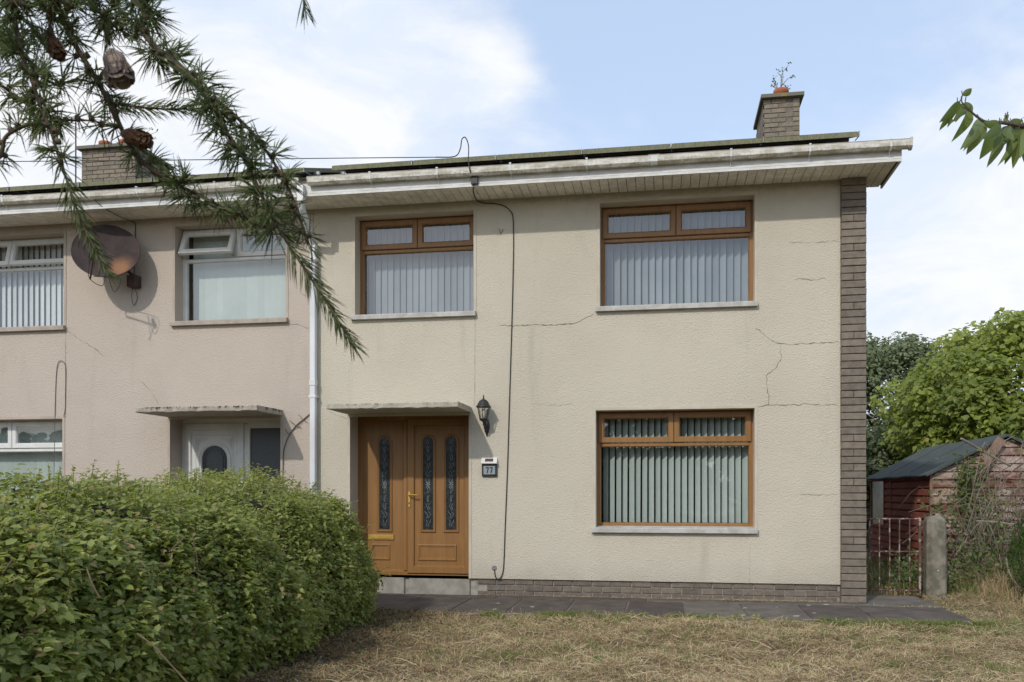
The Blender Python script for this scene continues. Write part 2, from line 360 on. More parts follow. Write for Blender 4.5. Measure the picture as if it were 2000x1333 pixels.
MSLAB = slabm('dark_paving', (.115, .095, .08), (.072, .06, .051))
MSLABL = slabm('pale_paving', (.18, .158, .13), (.115, .10, .085))
def shedm(name, a, c, fade, amt):
    b = NB(name); n = b.noise(7, 6, .7, 0, (.5, .5, 4)); col = b.mix(b.ramp(n, .3, .7), a, c)
    col = b.mix(b.math('MULTIPLY', b.ramp(b.noise(2.2, 7, .75, 0, (1, 1, 2.5)), .5 - amt * .1, .62), amt), col, fade); b.bump(n, .3, .004); return b.done(col, .85, .2)
MSHED = shedm('red_shed_board', (.38, .115, .08), (.26, .08, .055), (.2, .08, .05), .3)
MSHEDF = shedm('faded_shed_board', (.19, .08, .055), (.14, .055, .04), (.42, .34, .29), 1.0)
MFELT = pmat('green_roof_felt', (.075, .092, .085), (.055, .068, .063), 6, .9, .6, 120, .004)
MOLDW = pmat('weathered_timber', (.28, .20, .155), (.20, .10, .07), 12, .9, .4, 40, stretch=(1, 1, .4))
MRUST = pmat('rusty_flaking_paint', (.115, .06, .042), (.36, .30, .26), 16, .85, .5, 60, lo=.52, hi=.60)
MPOST = pmat('lichened_concrete_post', (.13, .125, .09), (.25, .225, .18), 9, .95, .6, 60, .006)
MDISH = None
b = NB('rusting_dish'); n = b.noise(5, 6, .7); cc = b.mix(b.ramp(n, .35, .65), (.05, .038, .038), (.07, .054, .05))
dn = b.n('ShaderNodeVectorMath', operation='DISTANCE'); b.l(b.pos, dn.inputs[0]); dn.inputs[1].default_value = at(236, 524, -.33)
cc = b.mix(b.ramp(b.math('ADD', dn.outputs['Value'], b.math('MULTIPLY', n, .25)), .17, .34, .95, 0), cc, (.27, .14, .075)); MDISH = b.done(cc, .9, .15)

# ------------------------------------------------------------------ ground
def hills(x, y): return .18 * np.exp(-((x - 6.2) ** 2 / 3.0 + (y - .4) ** 2 / 2.5)) + 0.02 * np.sin(x * 1.7 + y) * np.cos(y * 1.3)
gx = np.concatenate([np.linspace(-250, -12, 14), np.linspace(-11, 9, 81), np.linspace(11, 250, 14)]); gy = np.concatenate([np.linspace(-250, -13, 14), np.linspace(-12, 8, 81), np.linspace(10, 300, 14)])
GX, GY = np.meshgrid(gx, gy, indexing='ij'); GZ = hills(GX, GY) * (np.abs(GX) < 12) * (np.abs(GY) < 13) - .035
V = np.stack([GX, GY, GZ], -1).reshape(-1, 3); ny = len(gy); I = np.arange(len(gx) - 1)[:, None] * ny + np.arange(ny - 1)[None]
T = np.stack([I, I + ny, I + ny + 1, I + 1], -1).reshape(-1, 4)
o = obj('lawn_ground', npmesh('lawn_ground', V, T, MSOIL, smooth=True)); tag(o, 'dry mown lawn in front of the house', kind='structure')

# path along the house, slabs as pieces
path = G().box(-11.2, 2.3, -1.50, .028, -.06, -.012).box(2.3, 3.0, -1.45, .86, -.06, -.012).obj('path', MMOR); tag(path, 'dark paved path running along the foot of the house', kind='structure')
def slab(x0, x1, y0, y1, m, dz=0):
    g = G(); e = .008; j = lambda: random.uniform(-.006, .006)
    V = [(x0 + e, y0 + e), (x1 - e, y0 + e), (x1 - e, y1 - e), (x0 + e, y1 - e)]; V = [(a + j(), c + j()) for a, c in V]
    lp = [[(a, c, -.05) for a, c in V], [(a, c, -.006 + dz) for a, c in V], [(a + (.008 if i in (0, 3) else -.008), c + (.008 if i < 2 else -.008), dz) for i, (a, c) in enumerate(V)]]
    g.loops(lp); g.f.append((8, 9, 10, 11)); return g.obj('paving_slab', m, path)
xs = X(1337, -.9); px = xs - .62 * 16
while px < 1.9:
    i = round((px - xs) / .62); light = i in (0, 1)
    slab(px, px + .62, -1.45 - random.uniform(0, .06), -.28, MSLABL if light else MSLAB, random.uniform(-.004, .004)); px += .62
pe = px
slab(pe, 2.99, -1.47, -.30, MSLAB, .002)
slab(2.27, 3.03, -.30, .28, MSLABL, .003); slab(2.27, 3.0, .28, .85, MSLABL, -.003)
px = -11.0
while px < 2.2: slab(px, px + .9, -.28, .015, MSLABL if px > -1 else MSLAB, -.004); px += .9

# ------------------------------------------------------------------ house shell
YR, YD = .19, .29           # window and door recess
ZS, ZE = 4.84, .20          # soffit height, bottom of the render
def facade(name, x0, x1, holes, mat, parent):
    xs = sorted({x0, x1} | {h[0] for h in holes} | {h[1] for h in holes}); zs = sorted({ZE, ZS + .2} | {h[2] for h in holes} | {h[3] for h in holes if h[3]})
    zs = [z for z in zs if z >= ZE]
    g = G()
    for i in range(len(xs) - 1):
        for k in range(len(zs) - 1):
            cx, cz = (xs[i] + xs[i + 1]) / 2, (zs[k] + zs[k + 1]) / 2
            if any(h[0] < cx < h[1] and h[2] < cz < h[3] for h in holes): continue
            for y, fl in ((0, 0), (.33, 1)):
                q = [(xs[i], y, zs[k]), (xs[i + 1], y, zs[k]), (xs[i + 1], y, zs[k + 1]), (xs[i], y, zs[k + 1])]
                g.add(q, [(0, 1, 2, 3) if not fl else (3, 2, 1, 0)])
    for h in holes:
        a, c, d, e = h[:4]; d = max(d, ZE); g.loops([[(a, y, d), (c, y, d), (c, y, e), (a, y, e)] for y in (0, .33)])
    g.loops([[(x0, y, ZE), (x1, y, ZE), (x1, y, ZS + .2), (x0, y, ZS + .2)] for y in (0, .33)])
    return g.obj(name, mat, parent)
def stretcher(w, h, d=.06, b=.004, mat=MBR):
    g = G(); g.bbox(-w / 2, w / 2, 0, d, -h / 2, h / 2, b); return g.mesh('brick', mat)
def sill(parent, x0, x1, z, mat, over=.055, h=.06):
    g = G(); g.loops([[(x, .20, z + .012), (x, -over, z - .004), (x, -over - .002, z - .012), (x, -over, z - h), (x, -.002, z - h), (x, .2, z - h)] for x in (x0, x1)], cap=True)
    return g.obj('sill', mat, parent)
def band(parent, x0, x1, z0, z1, mat, wd=.035, bottom=False):
    g = G(); y = -.006
    g.box(x0 - wd, x0, y, -.0005, z0, z1 + wd).box(x1, x1 + wd, y, -.0005, z0, z1 + wd).box(x0, x1, y, -.0005, z1, z1 + wd)
    return g.obj('surround', mat, parent)
def window(house, x0, x1, z0, z1, mat, blind, ang, op=(0, 0), th=.385, vn=None, gap=.083, label=None, vane_w=.089, ztop=None, glassm=None):
    wdw = G().ring(x0, x1, z0, z1, [(0, YR + .07), (0, YR), (.038, YR), (.05, YR + .018), (.05, YR + .07)]).obj('window', mat, house)
    if label: wdw['label'] = label
    zt = z1 - th; xm = (x0 + x1) / 2
    g = G().bbox(x0 + .04, x1 - .04, YR - .004, YR + .06, zt - .045, zt, .008).bbox(xm - .03, xm + .03, YR + .002, YR + .06, zt + .002, z1 - .04, .004); g.obj('transom', mat, wdw)
    for (a, c, o_) in ((x0 + .022, xm - .003, op[0]), (xm + .003, x1 - .022, op[1])):
        h = z1 - .02 - (zt + .004); wd = c - a
        me = G().ring(-wd / 2, wd / 2, -h, 0, [(0, .03), (0, -.016), (.006, -.022), (.056, -.022), (.07, -.004), (.07, .03)]).mesh('casement', mat)
        loc = ((a + c) / 2, YR, z1 - .02); rot = (-R(o_), 0, 0)
        obj('casement', me, wdw, loc, rot)
        obj('pane', mesh('pane', [(-wd / 2 + .07, .008, -h + .07), (wd / 2 - .07, .008, -h + .07), (wd / 2 - .07, .008, -.07), (-wd / 2 + .07, .008, -.07)], [(0, 1, 2, 3)], glassm or MGL), wdw, loc, rot)
        if o_:
            G().tube([(loc[0] + wd / 2 - .05, YR + .02, zt + .02), (loc[0] + wd / 2 - .05, YR - .06, zt + .05)], .005).obj('stay', MGREY, wdw)
    obj('pane', mesh('pane', [(x0 + .05, YR + .03, z0 + .05), (x1 - .05, YR + .03, z0 + .05), (x1 - .05, YR + .03, zt - .045), (x0 + .05, YR + .03, zt - .045)], [(0, 1, 2, 3)], glassm or MGL), wdw)
    vy = YR + .17; n = vn or int((x1 - x0 - .1) / gap); zb = z0 + .05; zl = z1 - .03
    me = G().box(-vane_w / 2, vane_w / 2, -.0006, .0006, zb - zl, 0).mesh('vane', blind)
    for i in range(n):
        a = ang + random.gauss(0, 2.2)
        obj('vane', me, wdw, (x0 + .05 + (i + .6) * (x1 - x0 - .1) / n, vy, zl), (0, R(random.gauss(0, .15)), R(a)))
    G().box(x0 + .03, x1 - .03, vy - .02, vy + .02, zl, zl + .035).obj('headrail', MWH, wdw)
    # room behind
    G().loops([[(x0 - .25, y, z0 - .45), (x1 + .25, y, z0 - .45), (x1 + .25, y, z1 + .15), (x0 - .25, y, z1 + .15)] for y in (.335, 2.8)], cap=False).add([(x0 - .25, 2.8, z0 - .45), (x1 + .25, 2.8, z0 - .45), (x1 + .25, 2.8, z1 + .15), (x0 - .25, 2.8, z1 + .15)], [(0, 1, 2, 3)]).obj('room', MDARK, wdw)
    return wdw
XB = -4.385; XR = 1.985; XPR = 2.258; XL = -11.03
h77 = empty('house', (-1.1, 0, 0), 'cream rendered end house with golden brown windows and solar panels on its roof', 'house')
hnb = empty('house', (-7.7, 0, 0), 'pinkish rendered adjoining house with white windows and a satellite dish', 'house')
D1 = (-3.90, -2.372, 0, 2.235); W1 = (-3.835, -2.312, 3.48, 4.722); W2 = (-.765, 1.032, 3.48, 4.722); W3 = (-.815, 1.032, .84, 2.24)
D2 = (-6.36, -4.83, 0, 2.235); W4 = (-6.29, -4.757, 3.48, 4.722); W5 = (-9.72, -7.90, 3.48, 4.722); W6 = (-9.72, -7.92, .84, 2.24)
facade('wall', XB + .002, XR, [D1, W1, W2, W3], M77, h77); facade('wall', XL + .27, XB - .002, [D2, W4, W5, W6], MNB, hnb)
for hs, x0, x1, m, inn in ((h77, XB, XPR, MBR, (XPR - .25, XPR)), (hnb, XL, XB, MNB, (XL, XL + .25))):
    g = G().box(inn[0], inn[1], .36, 7.9, 0, 4.9).box(x0, x1, 7.9, 8.2, 0, 5.0).box(x0 + (.0 if hs is h77 else 0), x0 + .1 if hs is h77 else x0 + .05, .36, 7.9, .01, 4.88)
    xg = inn[0] if hs is hnb else inn[0]
    g.add([(inn[0], .36, 4.9), (inn[0], 7.9, 4.9), (inn[0], 4.1, 6.2), (inn[1], .36, 4.9), (inn[1], 7.9, 4.9), (inn[1], 4.1, 6.2)], [(0, 1, 2), (3, 5, 4), (0, 2, 5, 3), (1, 4, 5, 2)])
    g.obj('side_wall', m, hs)
window(h77, *W1, MOAK, MBLUP, -14, gap=.083, label='window above the front door', vane_w=.084)
window(h77, *W2, MOAK, MBLUP, -36, gap=.083, label='wide upstairs window with striped blind', vane_w=.089)
window(h77, *W3, MOAK, MBLIND, -44, gap=.079, label='ground floor window with green tinted blind slats half open')
window(hnb, *W4, MWH, MBLIND, 6, op=(24, 0), gap=.083, label='white window with its left fanlight open', vane_w=.086)
window(hnb, *W5, MWH, MBLINDG, -20, op=(13, 13), gap=.086, label='white upstairs window beside the dish')
window(hnb, *W6, MWH, MBLIND, 6, gap=.086, label='white ground floor window half behind the hedge', vane_w=.086)
for hs, hm, sm, wl in ((h77, MSILL, MSM, (W1, W2, W3)), (hnb, MSILLN, MSMN, (W4, W5, W6))):
    for q in wl:
        sill(hs, q[0] - .05, q[1] + .03, q[2], hm); band(hs, *q, sm)
band(h77, D1[0], D1[1], .2, D1[3] - .03, MSM); band(hnb, D2[0], D2[1], .2, D2[3] - .03, MSMN)
# canopies
for hs, d, m in ((h77, D1, MCAN), (hnb, D2, MCANN)):
    x0, x1 = d[0] - .03, d[1] + .03
    g = G(); n = 26; lo = [];
    for i in range(n + 1):
        x = x0 + (x1 - x0) * i / n; j = lambda s=.003: random.uniform(-s, s)
        lo.append([(x, -.001, 2.237), (x, -.715 + j(.004), 2.237 + j()), (x, -.722 + j(.004), 2.245), (x, -.722 + j(.004), 2.292 + j()), (x, -.71, 2.300 + j()), (x, -.001, 2.306)])
    g.loops(lo, cap=True); g.obj('canopy', m, hs)
# plinths with bricks
def plinth(hs, x0, x1, skip):
    p = G().box(x0, x1, .034, .3, -.03, .2).obj('plinth', MMORP, hs)
    me = stretcher(.222, .066, .05, .004, MBRP); hw = .235
    for r, zc in enumerate((.164, .088, .012)):
        x = x0 + (hw / 2 if r % 2 else 0)
        while x < x1:
            if not any(s[0] - .12 < x + hw / 2 < s[1] + .12 for s in skip) and x + hw < x1 + .13 and x > x0 - .01:
                obj('brick', me, p, (x + hw / 2, .021 + random.uniform(-.003, .003), zc), (0, R(random.gauss(0, .25)), R(random.gauss(0, .3))))
            x += hw
    return p
plinth(h77, XB, XR, [(D1[0], D1[1])]); plinth(hnb, -9.2, XB, [(D2[0], D2[1])])
for hs, d in ((h77, D1), (hnb, D2)):
    G().bbox(d[0] - .01, (d[0] + d[1]) / 2 - .06, .0, .26, -.02, .195, .006).bbox((d[0] + d[1]) / 2, d[1] + .01, .008, .26, -.02, .19, .006).box(d[0] + .2, d[1] - .05, .03, .26, -.02, .18).obj('step', MCONC, hs)
# brick piers
def pier(hs, x0, x1):
    ch = .0835; p = G().box(x0 + .012, x1 - .012, -.03, .36, -.03, ZS).obj('pier', MMOR, hs)
    full = G().bbox(-(x1 - x0) / 2, (x1 - x0) / 2, 0, .09, -.0375, .0375, .005).mesh('brick', MBR); hw = (x1 - x0) / 2
    half = G().bbox(-hw / 2 + .0025, hw / 2 - .0025, 0, .09, -.0375, .0375, .005).mesh('brick', MBR); side = G().box(-.006, .006, -.11, .11, -.0375, .0375).mesh('brick', MBR)
    n = int((ZS) / ch) + 1
    for i in range(n):
        z = .0375 + i * ch
        if z + .03 > ZS: break
        if i % 2 or random.random() < .4: obj('brick', full, p, ((x0 + x1) / 2 + random.gauss(0, .0015), -.052 + random.gauss(0, .002), z), (0, R(random.gauss(0, .3)), R(random.gauss(0, .3))))
        else:
            for s in (-1, 1): obj('brick', half, p, ((x0 + x1) / 2 + s * hw / 2, -.052 + random.gauss(0, .003), z), (0, R(random.gauss(0, .4)), R(random.gauss(0, .4))))
        obj('brick', side, p, (x1 - .004, .17, z))
pier(h77, XR + .002, XPR); pier(hnb, XL, XL + .268)
# cracks and render lines
def ribbon(hs, name, pts, wd, mat, y=-.0022, jag=.006):
    P = []; 
    for i in range(len(pts) - 1):
        a, c = at(*pts[i]), at(*pts[i + 1]); n = max(2, int((c - a).length / .03))
        P += [a.lerp(c, k / n) + Vector((random.gauss(0, jag), 0, random.gauss(0, jag))) for k in range(n)]
    P.append(at(*pts[-1])); V = []
    for i, p in enumerate(P):
        t = (P[min(i + 1, len(P) - 1)] - P[max(i - 1, 0)]); t.y = 0; t.normalize(); s = Vector((-t.z, 0, t.x)); ww = wd * random.choice((.3, .6, .9, 1.4)) * (.4 if i in (0, len(P) - 1) else 1)
        V += [(p.x + s.x * ww / 2, y, p.z + s.z * ww / 2), (p.x - s.x * ww / 2, y, p.z - s.z * ww / 2)]
    return G().add(V, [(2 * i, 2 * i + 1, 2 * i + 3, 2 * i + 2) for i in range(len(P) - 1)]).obj(name, mat, hs)
for pts, wd in (([(972, 636), (1010, 637), (1050, 635), (1092, 635), (1130, 631), (1143, 621), (1163, 613)], .0085), ([(1474, 640), (1495, 655), (1510, 668), (1525, 673), (1560, 672), (1610, 670), (1639, 669)], .006),
                ([(1525, 675), (1527, 700), (1515, 720), (1495, 735), (1497, 755), (1502, 775), (1500, 791)], .006), ([(1478, 797), (1500, 791), (1540, 792), (1580, 789), (1636, 793)], .0055), ([(1550, 546), (1590, 547), (1612, 544)], .005),
                ([(1541, 474), (1590, 474), (1640, 471)], .004), ([(1560, 966), (1600, 967), (1636, 966)], .004), ([(640, 803), (662, 812), (682, 820)], .004), ([(1040, 790), (1080, 792), (1120, 789)], .003)):
    ribbon(h77, 'crack', pts, wd, MCRACK)
for pts, wd in (([(132, 647), (150, 660), (170, 672), (190, 685), (205, 697)], .006), ([(560, 632), (580, 634), (603, 641)], .006), ([(590, 575), (603, 583), (607, 590)], .005), ([(556, 850), (580, 838), (604, 812)], .004), ([(270, 740), (295, 765), (312, 792)], .003)):
    ribbon(hnb, 'crack', pts, wd, MCRACK)
ribbon(h77, 'render_joint', [(929.5, 418), (927, 792)], .006, MLINE, jag=.0006); ribbon(h77, 'render_joint', [(1465, 1060), (1464, 1140)], .004, MLINE, jag=.001)
ribbon(hnb, 'render_joint', [(130, 455), (127, 822)], .008, MLINE, jag=.0006)

# ------------------------------------------------------------------ eaves, gutter, roof, panels
PT = math.tan(R(19.3))
def eaves(hs, x0, x1, ends):
    f = G().box(x0, x1, -.52, -.50, ZS - .012, ZS + .19).box(x0, x1, -.527, -.52, ZS - .012, ZS + .012).box(x0, x1, -.523, -.52, ZS + .02, ZS + .028)
    if ends[1]: f.box(x1, x1 + .02, -.52, .36, ZS - .012, ZS + .17)
    f.obj('fascia', MFAS, hs)
    G().box(x0, x1, -.49, .3, ZS + .012, ZS + .03).obj('soffit_backing', MBLK, hs)
    me = G().bbox(-.0485, .0485, -.499, .0, 0, .012, .0015).mesh('soffit_board', MSOF); x = x0 + .05
    full = G().box(-.0485, .0485, -.499, .33, 0, .012).mesh('soffit_board', MSOF)
    while x < x1 - .03:
        obj('soffit_board', full if (x > XPR + .03) else me, hs, (x, 0, ZS + random.uniform(0, .0015))); x += .104
eaves(h77, XB, 2.50, (0, 1)); eaves(hnb, XL - .2, XB - .002, (0, 0))
def gutter(hs, x0, x1, us, union=None):
    sec = [(-.522, 5.028), (-.524, 4.965), (-.548, 4.940), (-.59, 4.938), (-.615, 4.962), (-.622, 5.022), (-.628, 5.030), (-.615, 5.034), (-.608, 4.97), (-.585, 4.95), (-.55, 4.952), (-.534, 4.97), (-.53, 5.028)]
    n = int((x1 - x0) / .12); sag = lambda x: .004 * math.sin(x * 1.1)
    gt = G().loops([[(x0 + (x1 - x0) * i / n, y, z + sag(x0 + (x1 - x0) * i / n)) for y, z in sec] for i in range(n + 1)], cap=True).obj('gutter', MGUT, hs)
    if union is not None:
        for dx in (-.055, .04): G().loops([[(union + dx + q, (y + .572) * 1.1 - .572, (z - 4.985) * 1.12 + 4.985) for y, z in sec[:8]] for q in (0, .02)], closed=True).obj('gutter_joint', MGUT, gt)
        G().loops([[(union + q, (y + .572) * 1.06 - .572, (z - 4.985) * 1.07 + 4.985) for y, z in sec[:8]] for q in (-.06, .06)], closed=True).obj('gutter_joint', MWH, gt)
    for u in us:
        x = X(u, -.6)
        G().loops([[(x + q, (y + .572) * 1.08 - .572, (z - 4.985) * 1.09 + 4.985) for y, z in sec[2:8]] for q in (-.011, .011)], closed=False).box(x - .012, x + .012, -.632, -.60, 5.028, 5.042).tube([(x, -.55, 4.94), (x, -.525, 4.885)], .006).obj('gutter_bracket', MWH, gt)
    return gt
g1 = gutter(h77, X(600, -.6), X(1779, -.6), (723, 854, 997, 1146, 1428, 1582, 1740), X(1277, -.6))
G().loops([[(X(1777, -.6) + q, y, z) for y, z in ((-.515, 5.045), (-.518, 4.95), (-.545, 4.928), (-.59, 4.925), (-.625, 4.955), (-.638, 5.042))] for q in (0, .025)], cap=True).obj('gutter_end_cap', MGUT, g1)
gutter(hnb, XL - .2, X(584, -.6), (6, 138, 268, 420, 540))
# downpipe shared at the party line: outlet, swan neck, pipe, clips
dp = G().box(-4.352, -4.276, -.595, -.525, 4.76, 4.945).obj('downpipe', MWH, h77)
G().tube([(-4.315, -.56, 4.79), (-4.33, -.50, 4.70), (-4.352, -.12, 4.42), (-4.36, -.07, 4.36)], .040, 8).obj('swan_neck', MPIPE, dp)
G().bbox(-4.395, -4.325, -.105, -.035, .06, 4.36, .006).obj('pipe', MPIPE, dp)
for z in (4.18, 3.92, 2.45, .9): G().box(-4.405, -4.315, -.11, -.004, z, z + .028).obj('pipe_clip', MWH, dp)
for z in (4.33, 2.6): G().bbox(-4.40, -4.32, -.112, -.03, z, z + .07, .004).obj('pipe_socket', MWH, dp)
# roofs with tiles
for hs, x0, x1 in ((h77, XB, 2.5), (hnb, XL - .2, XB)):
    def rz(y): return 5.035 + (y + .55) * PT
    rf = G().loops([[(x, -.52, rz(-.52) - .04), (x, 4.1, rz(4.1) - .04), (x, 8.6, rz(-.4) - .04), (x, 8.6, rz(-.4) - .16), (x, 4.1, rz(4.1) - .16), (x, -.50, rz(-.52) - .1)] for x in (x0, x1)], cap=True).obj('roof', MTILE, hs)
    g = G(); rows = 16; tw = .3; tl = .31
    for r in range(rows):
        ya = -.57 + r * .29; x = x0
        while x < x1 - .05:
            xe = min(x + tw, x1); dz = random.uniform(-.003, .003)
            for (y0_, y1_, s) in ((ya, ya + tl, 1), ):
                za, zb = rz(y0_) + .014 + dz, rz(y1_) - .012 + dz
                g.add([(x + .003, y0_, za - .022), (xe - .003, y0_, za - .022), (xe - .003, y0_, za), (x + .003, y0_, za), (x + .003, y1_, zb), (xe - .003, y1_, zb)], [(0, 1, 2, 3), (3, 2, 5, 4)])
            x += tw
    t = g.obj('roof_tiles', MTILE, rf); t['kind'] = 'stuff'
    G().tube([(x0, 4.1, rz(4.1) - .02), (x1, 4.1, rz(4.1) - .02)], .11, 8).obj('ridge', MTILE, rf)
def pv(hs, x0, label=None, wd=1.012):
    z = lambda y: 5.282 + (y + .25) * PT
    L_ = 1.62; ya, yb = -.25, -.25 + L_ * math.cos(R(19.3)); th = .055
    fr = G().loops([[(x, ya, z(ya) - th), (x, ya, z(ya)), (x, yb, z(yb)), (x, yb, z(yb) - th)] for x in (x0, x0 + wd)], cap=True).obj('solar_panel', MPANE, hs)
    G().loops([[(x, ya + .012, z(ya + .012) + .003), (x, yb - .012, z(yb - .012) + .003), (x, yb - .012, z(yb - .012) + .0005), (x, ya + .012, z(ya + .012) + .0005)] for x in (x0 + .012, x0 + wd - .012)], cap=True).obj('solar_glass', MPVG, fr)
    for s in (0, 1): G().box(x0 + s * wd - (.004 if s else .0), x0 + s * wd + (.0 if s else .004), -.2499, -.249, 5.1, 5.12)
    G().tube([(x0 + wd + .003, -.262, z(-.25) + .004), (x0 + wd + .003, -.262, z(-.25) - .05), (x0 + wd + .003, -.05, z(-.05) - .09)], .006).obj('panel_clamp', MGREY, fr)
    if label: fr['label'] = label
    return fr
x = -4.045
for i in range(6): pv(h77, x, wd=1.02 if i != 3 else 1.015); x += 1.032
x = -4.42 - 1.0
for i in range(5): pv(hnb, x); x -= 1.03
for hs, xa, xb in ((h77, -4.0, 2.1), (hnb, -9.5, -4.35)):
    for yy in (.1, 1.0): G().box(xa, xb, yy, yy + .04, 5.282 + (yy + .25) * PT - .085, 5.282 + (yy + .25) * PT - .046).obj('panel_rail', MGREY, hs)
# chimneys
def chimney(hs, x0, x1, y0, y1, z0, z1):
    c = G().box(x0 + .01, x1 - .01, y0 + .012, y1, z0 - .8, z1).obj('chimney', MMOR, hs)
    me = stretcher(.215, .066, .03, .004, MBRC); hf = G().bbox(-.05, .05, 0, .03, -.033, .033, .004).mesh('brick', MBRC); sd = G().box(-.012, .004, -.108, .108, -.033, .033).mesh('brick', MBRC)
    r = 0; z = z1 - .04
    while z > z0 - .35:
        x = x0 + (.0 if r % 2 else .112)
        if not r % 2: obj('brick', hf, c, (x0 + .052, y0, z))
        while x < x1 - .05:
            if x + .22 <= x1 + .01: obj('brick', me, c, (x + .11, y0 + random.gauss(0, .002), z))
            else: obj('brick', hf, c, (x1 - .052, y0 + random.gauss(0, .002), z))
            x += .226
        y = y0 + .11
        while y < y1:
            obj('brick', sd, c, ((x0 + .006) if hs is h77 else (x1 - .002), y + (.11 if r % 2 else 0), z)); y += .226
        z -= .076; r += 1
    G().box(x0 - .055, x1 + .06, y0 - .075, y1 + .06, z1, z1 + .055).obj('cap', MCAP, c)
    return c
cA, cB = at(1492.7, 200, 4.0), at(1562, 200, 4.0)
ch1 = chimney(h77, cA.x, cB.x, 4.0, 5.15, 6.75, 7.53); pc = at(1525.5, 180, 4.2)
G().lathe([(.105, 0), (.108, .09), (.122, .10), (.122, .15), (.112, .165), (.09, .165), (.085, .05)], (pc.x, 4.2, 7.585), 18).obj('chimney_pot', MPOT, ch1, True)
cA2, cB2 = at(159, 300, 4.0), at(264, 300, 4.0)
ch2 = chimney(hnb, cA2.x, cB2.x, 4.0, 5.15, 6.6, 7.50)
for uu in (206, 245):
    q = at(uu, 268, 4.2); G().lathe([(.10, 0), (.105, .08), (.12, .09), (.12, .14), (.10, .15), (.085, .05)], (q.x, 4.2, 7.555), 16).obj('chimney_pot', MPOT, ch2, True)
def weed(loc, label, hgt, pts):
    t = empty('chimney_weed', loc, label, 'weed', None); g = G(); P = []
    for st in pts:
        s = [Vector(loc) + Vector((a, random.uniform(-.03, .03), c)) for a, c in st]; g.tube(spline(s, 3), [.007 * (1 - .6 * i / (3 * (len(s) - 1))) for i in range(3 * (len(s) - 1) + 1)], 5)
        for k in range(4): P.append(s[-1] + Vector((random.gauss(0, .02), random.gauss(0, .02), random.gauss(0, .02))))
        for k in range(3): P.append(s[-1].lerp(s[-2], random.random()) + Vector((random.gauss(0, .015), 0, 0)))
    g.obj('stem', MSTEM, t); P = np.array([tuple(p) for p in P]); n = len(P)
    obj('foliage', leaves('foliage', P, RNG.normal(size=(n, 3)), RNG.uniform(.03, .055, n), MTREE2, .6), t)
weed((pc.x, 4.2, 7.72), 'spindly weed growing out of the terracotta pot on the right chimney', .45,
     [[(0, 0), (.0, .15), (.02, .30), (.12, .42)], [(.0, .1), (.0, .22), (-.06, .31)], [(.01, .1), (.08, .17), (.18, .25)], [(-.02, 0), (-.07, .12), (-.11, .25)], [(-.02, 0), (-.1, .07), (-.14, .10)], [(.03, 0), (.07, .05), (.13, .09)], [(0, .05), (.03, .2), (.03, .36)], [(-.03, .0), (-.06, .06), (-.12, .16)], [(.02, 0), (.06, .06), (.07, .12)]])
wq = at(322, 260, 4.42)
weed((at(245, 268, 4.2).x, 4.2, 7.68), 'grey leafy weed on the left chimney seen through larch needles', .3, [[(0, 0), (.3, .1), (.5, .22)], [(.0, 0), (.3, .12), (.45, .1)], [(.0, 0), (.36, .06), (.62, .16)], [(.0, 0), (.3, .06), (.55, .05)]])
# aerial pole
ap = at(148, 320, 4.2); t = at(148, 228, 4.2)
o = G().tube([(ap.x, 4.2, 6.4), (ap.x, 4.2, t.z)], .014, 6).box(ap.x - .02, ap.x + .02, 4.17, 4.23, 6.9, 6.96).obj('aerial_pole', MRUSTB); tag(o, 'thin rusty aerial pole standing beside the left chimney', 'aerial pole')

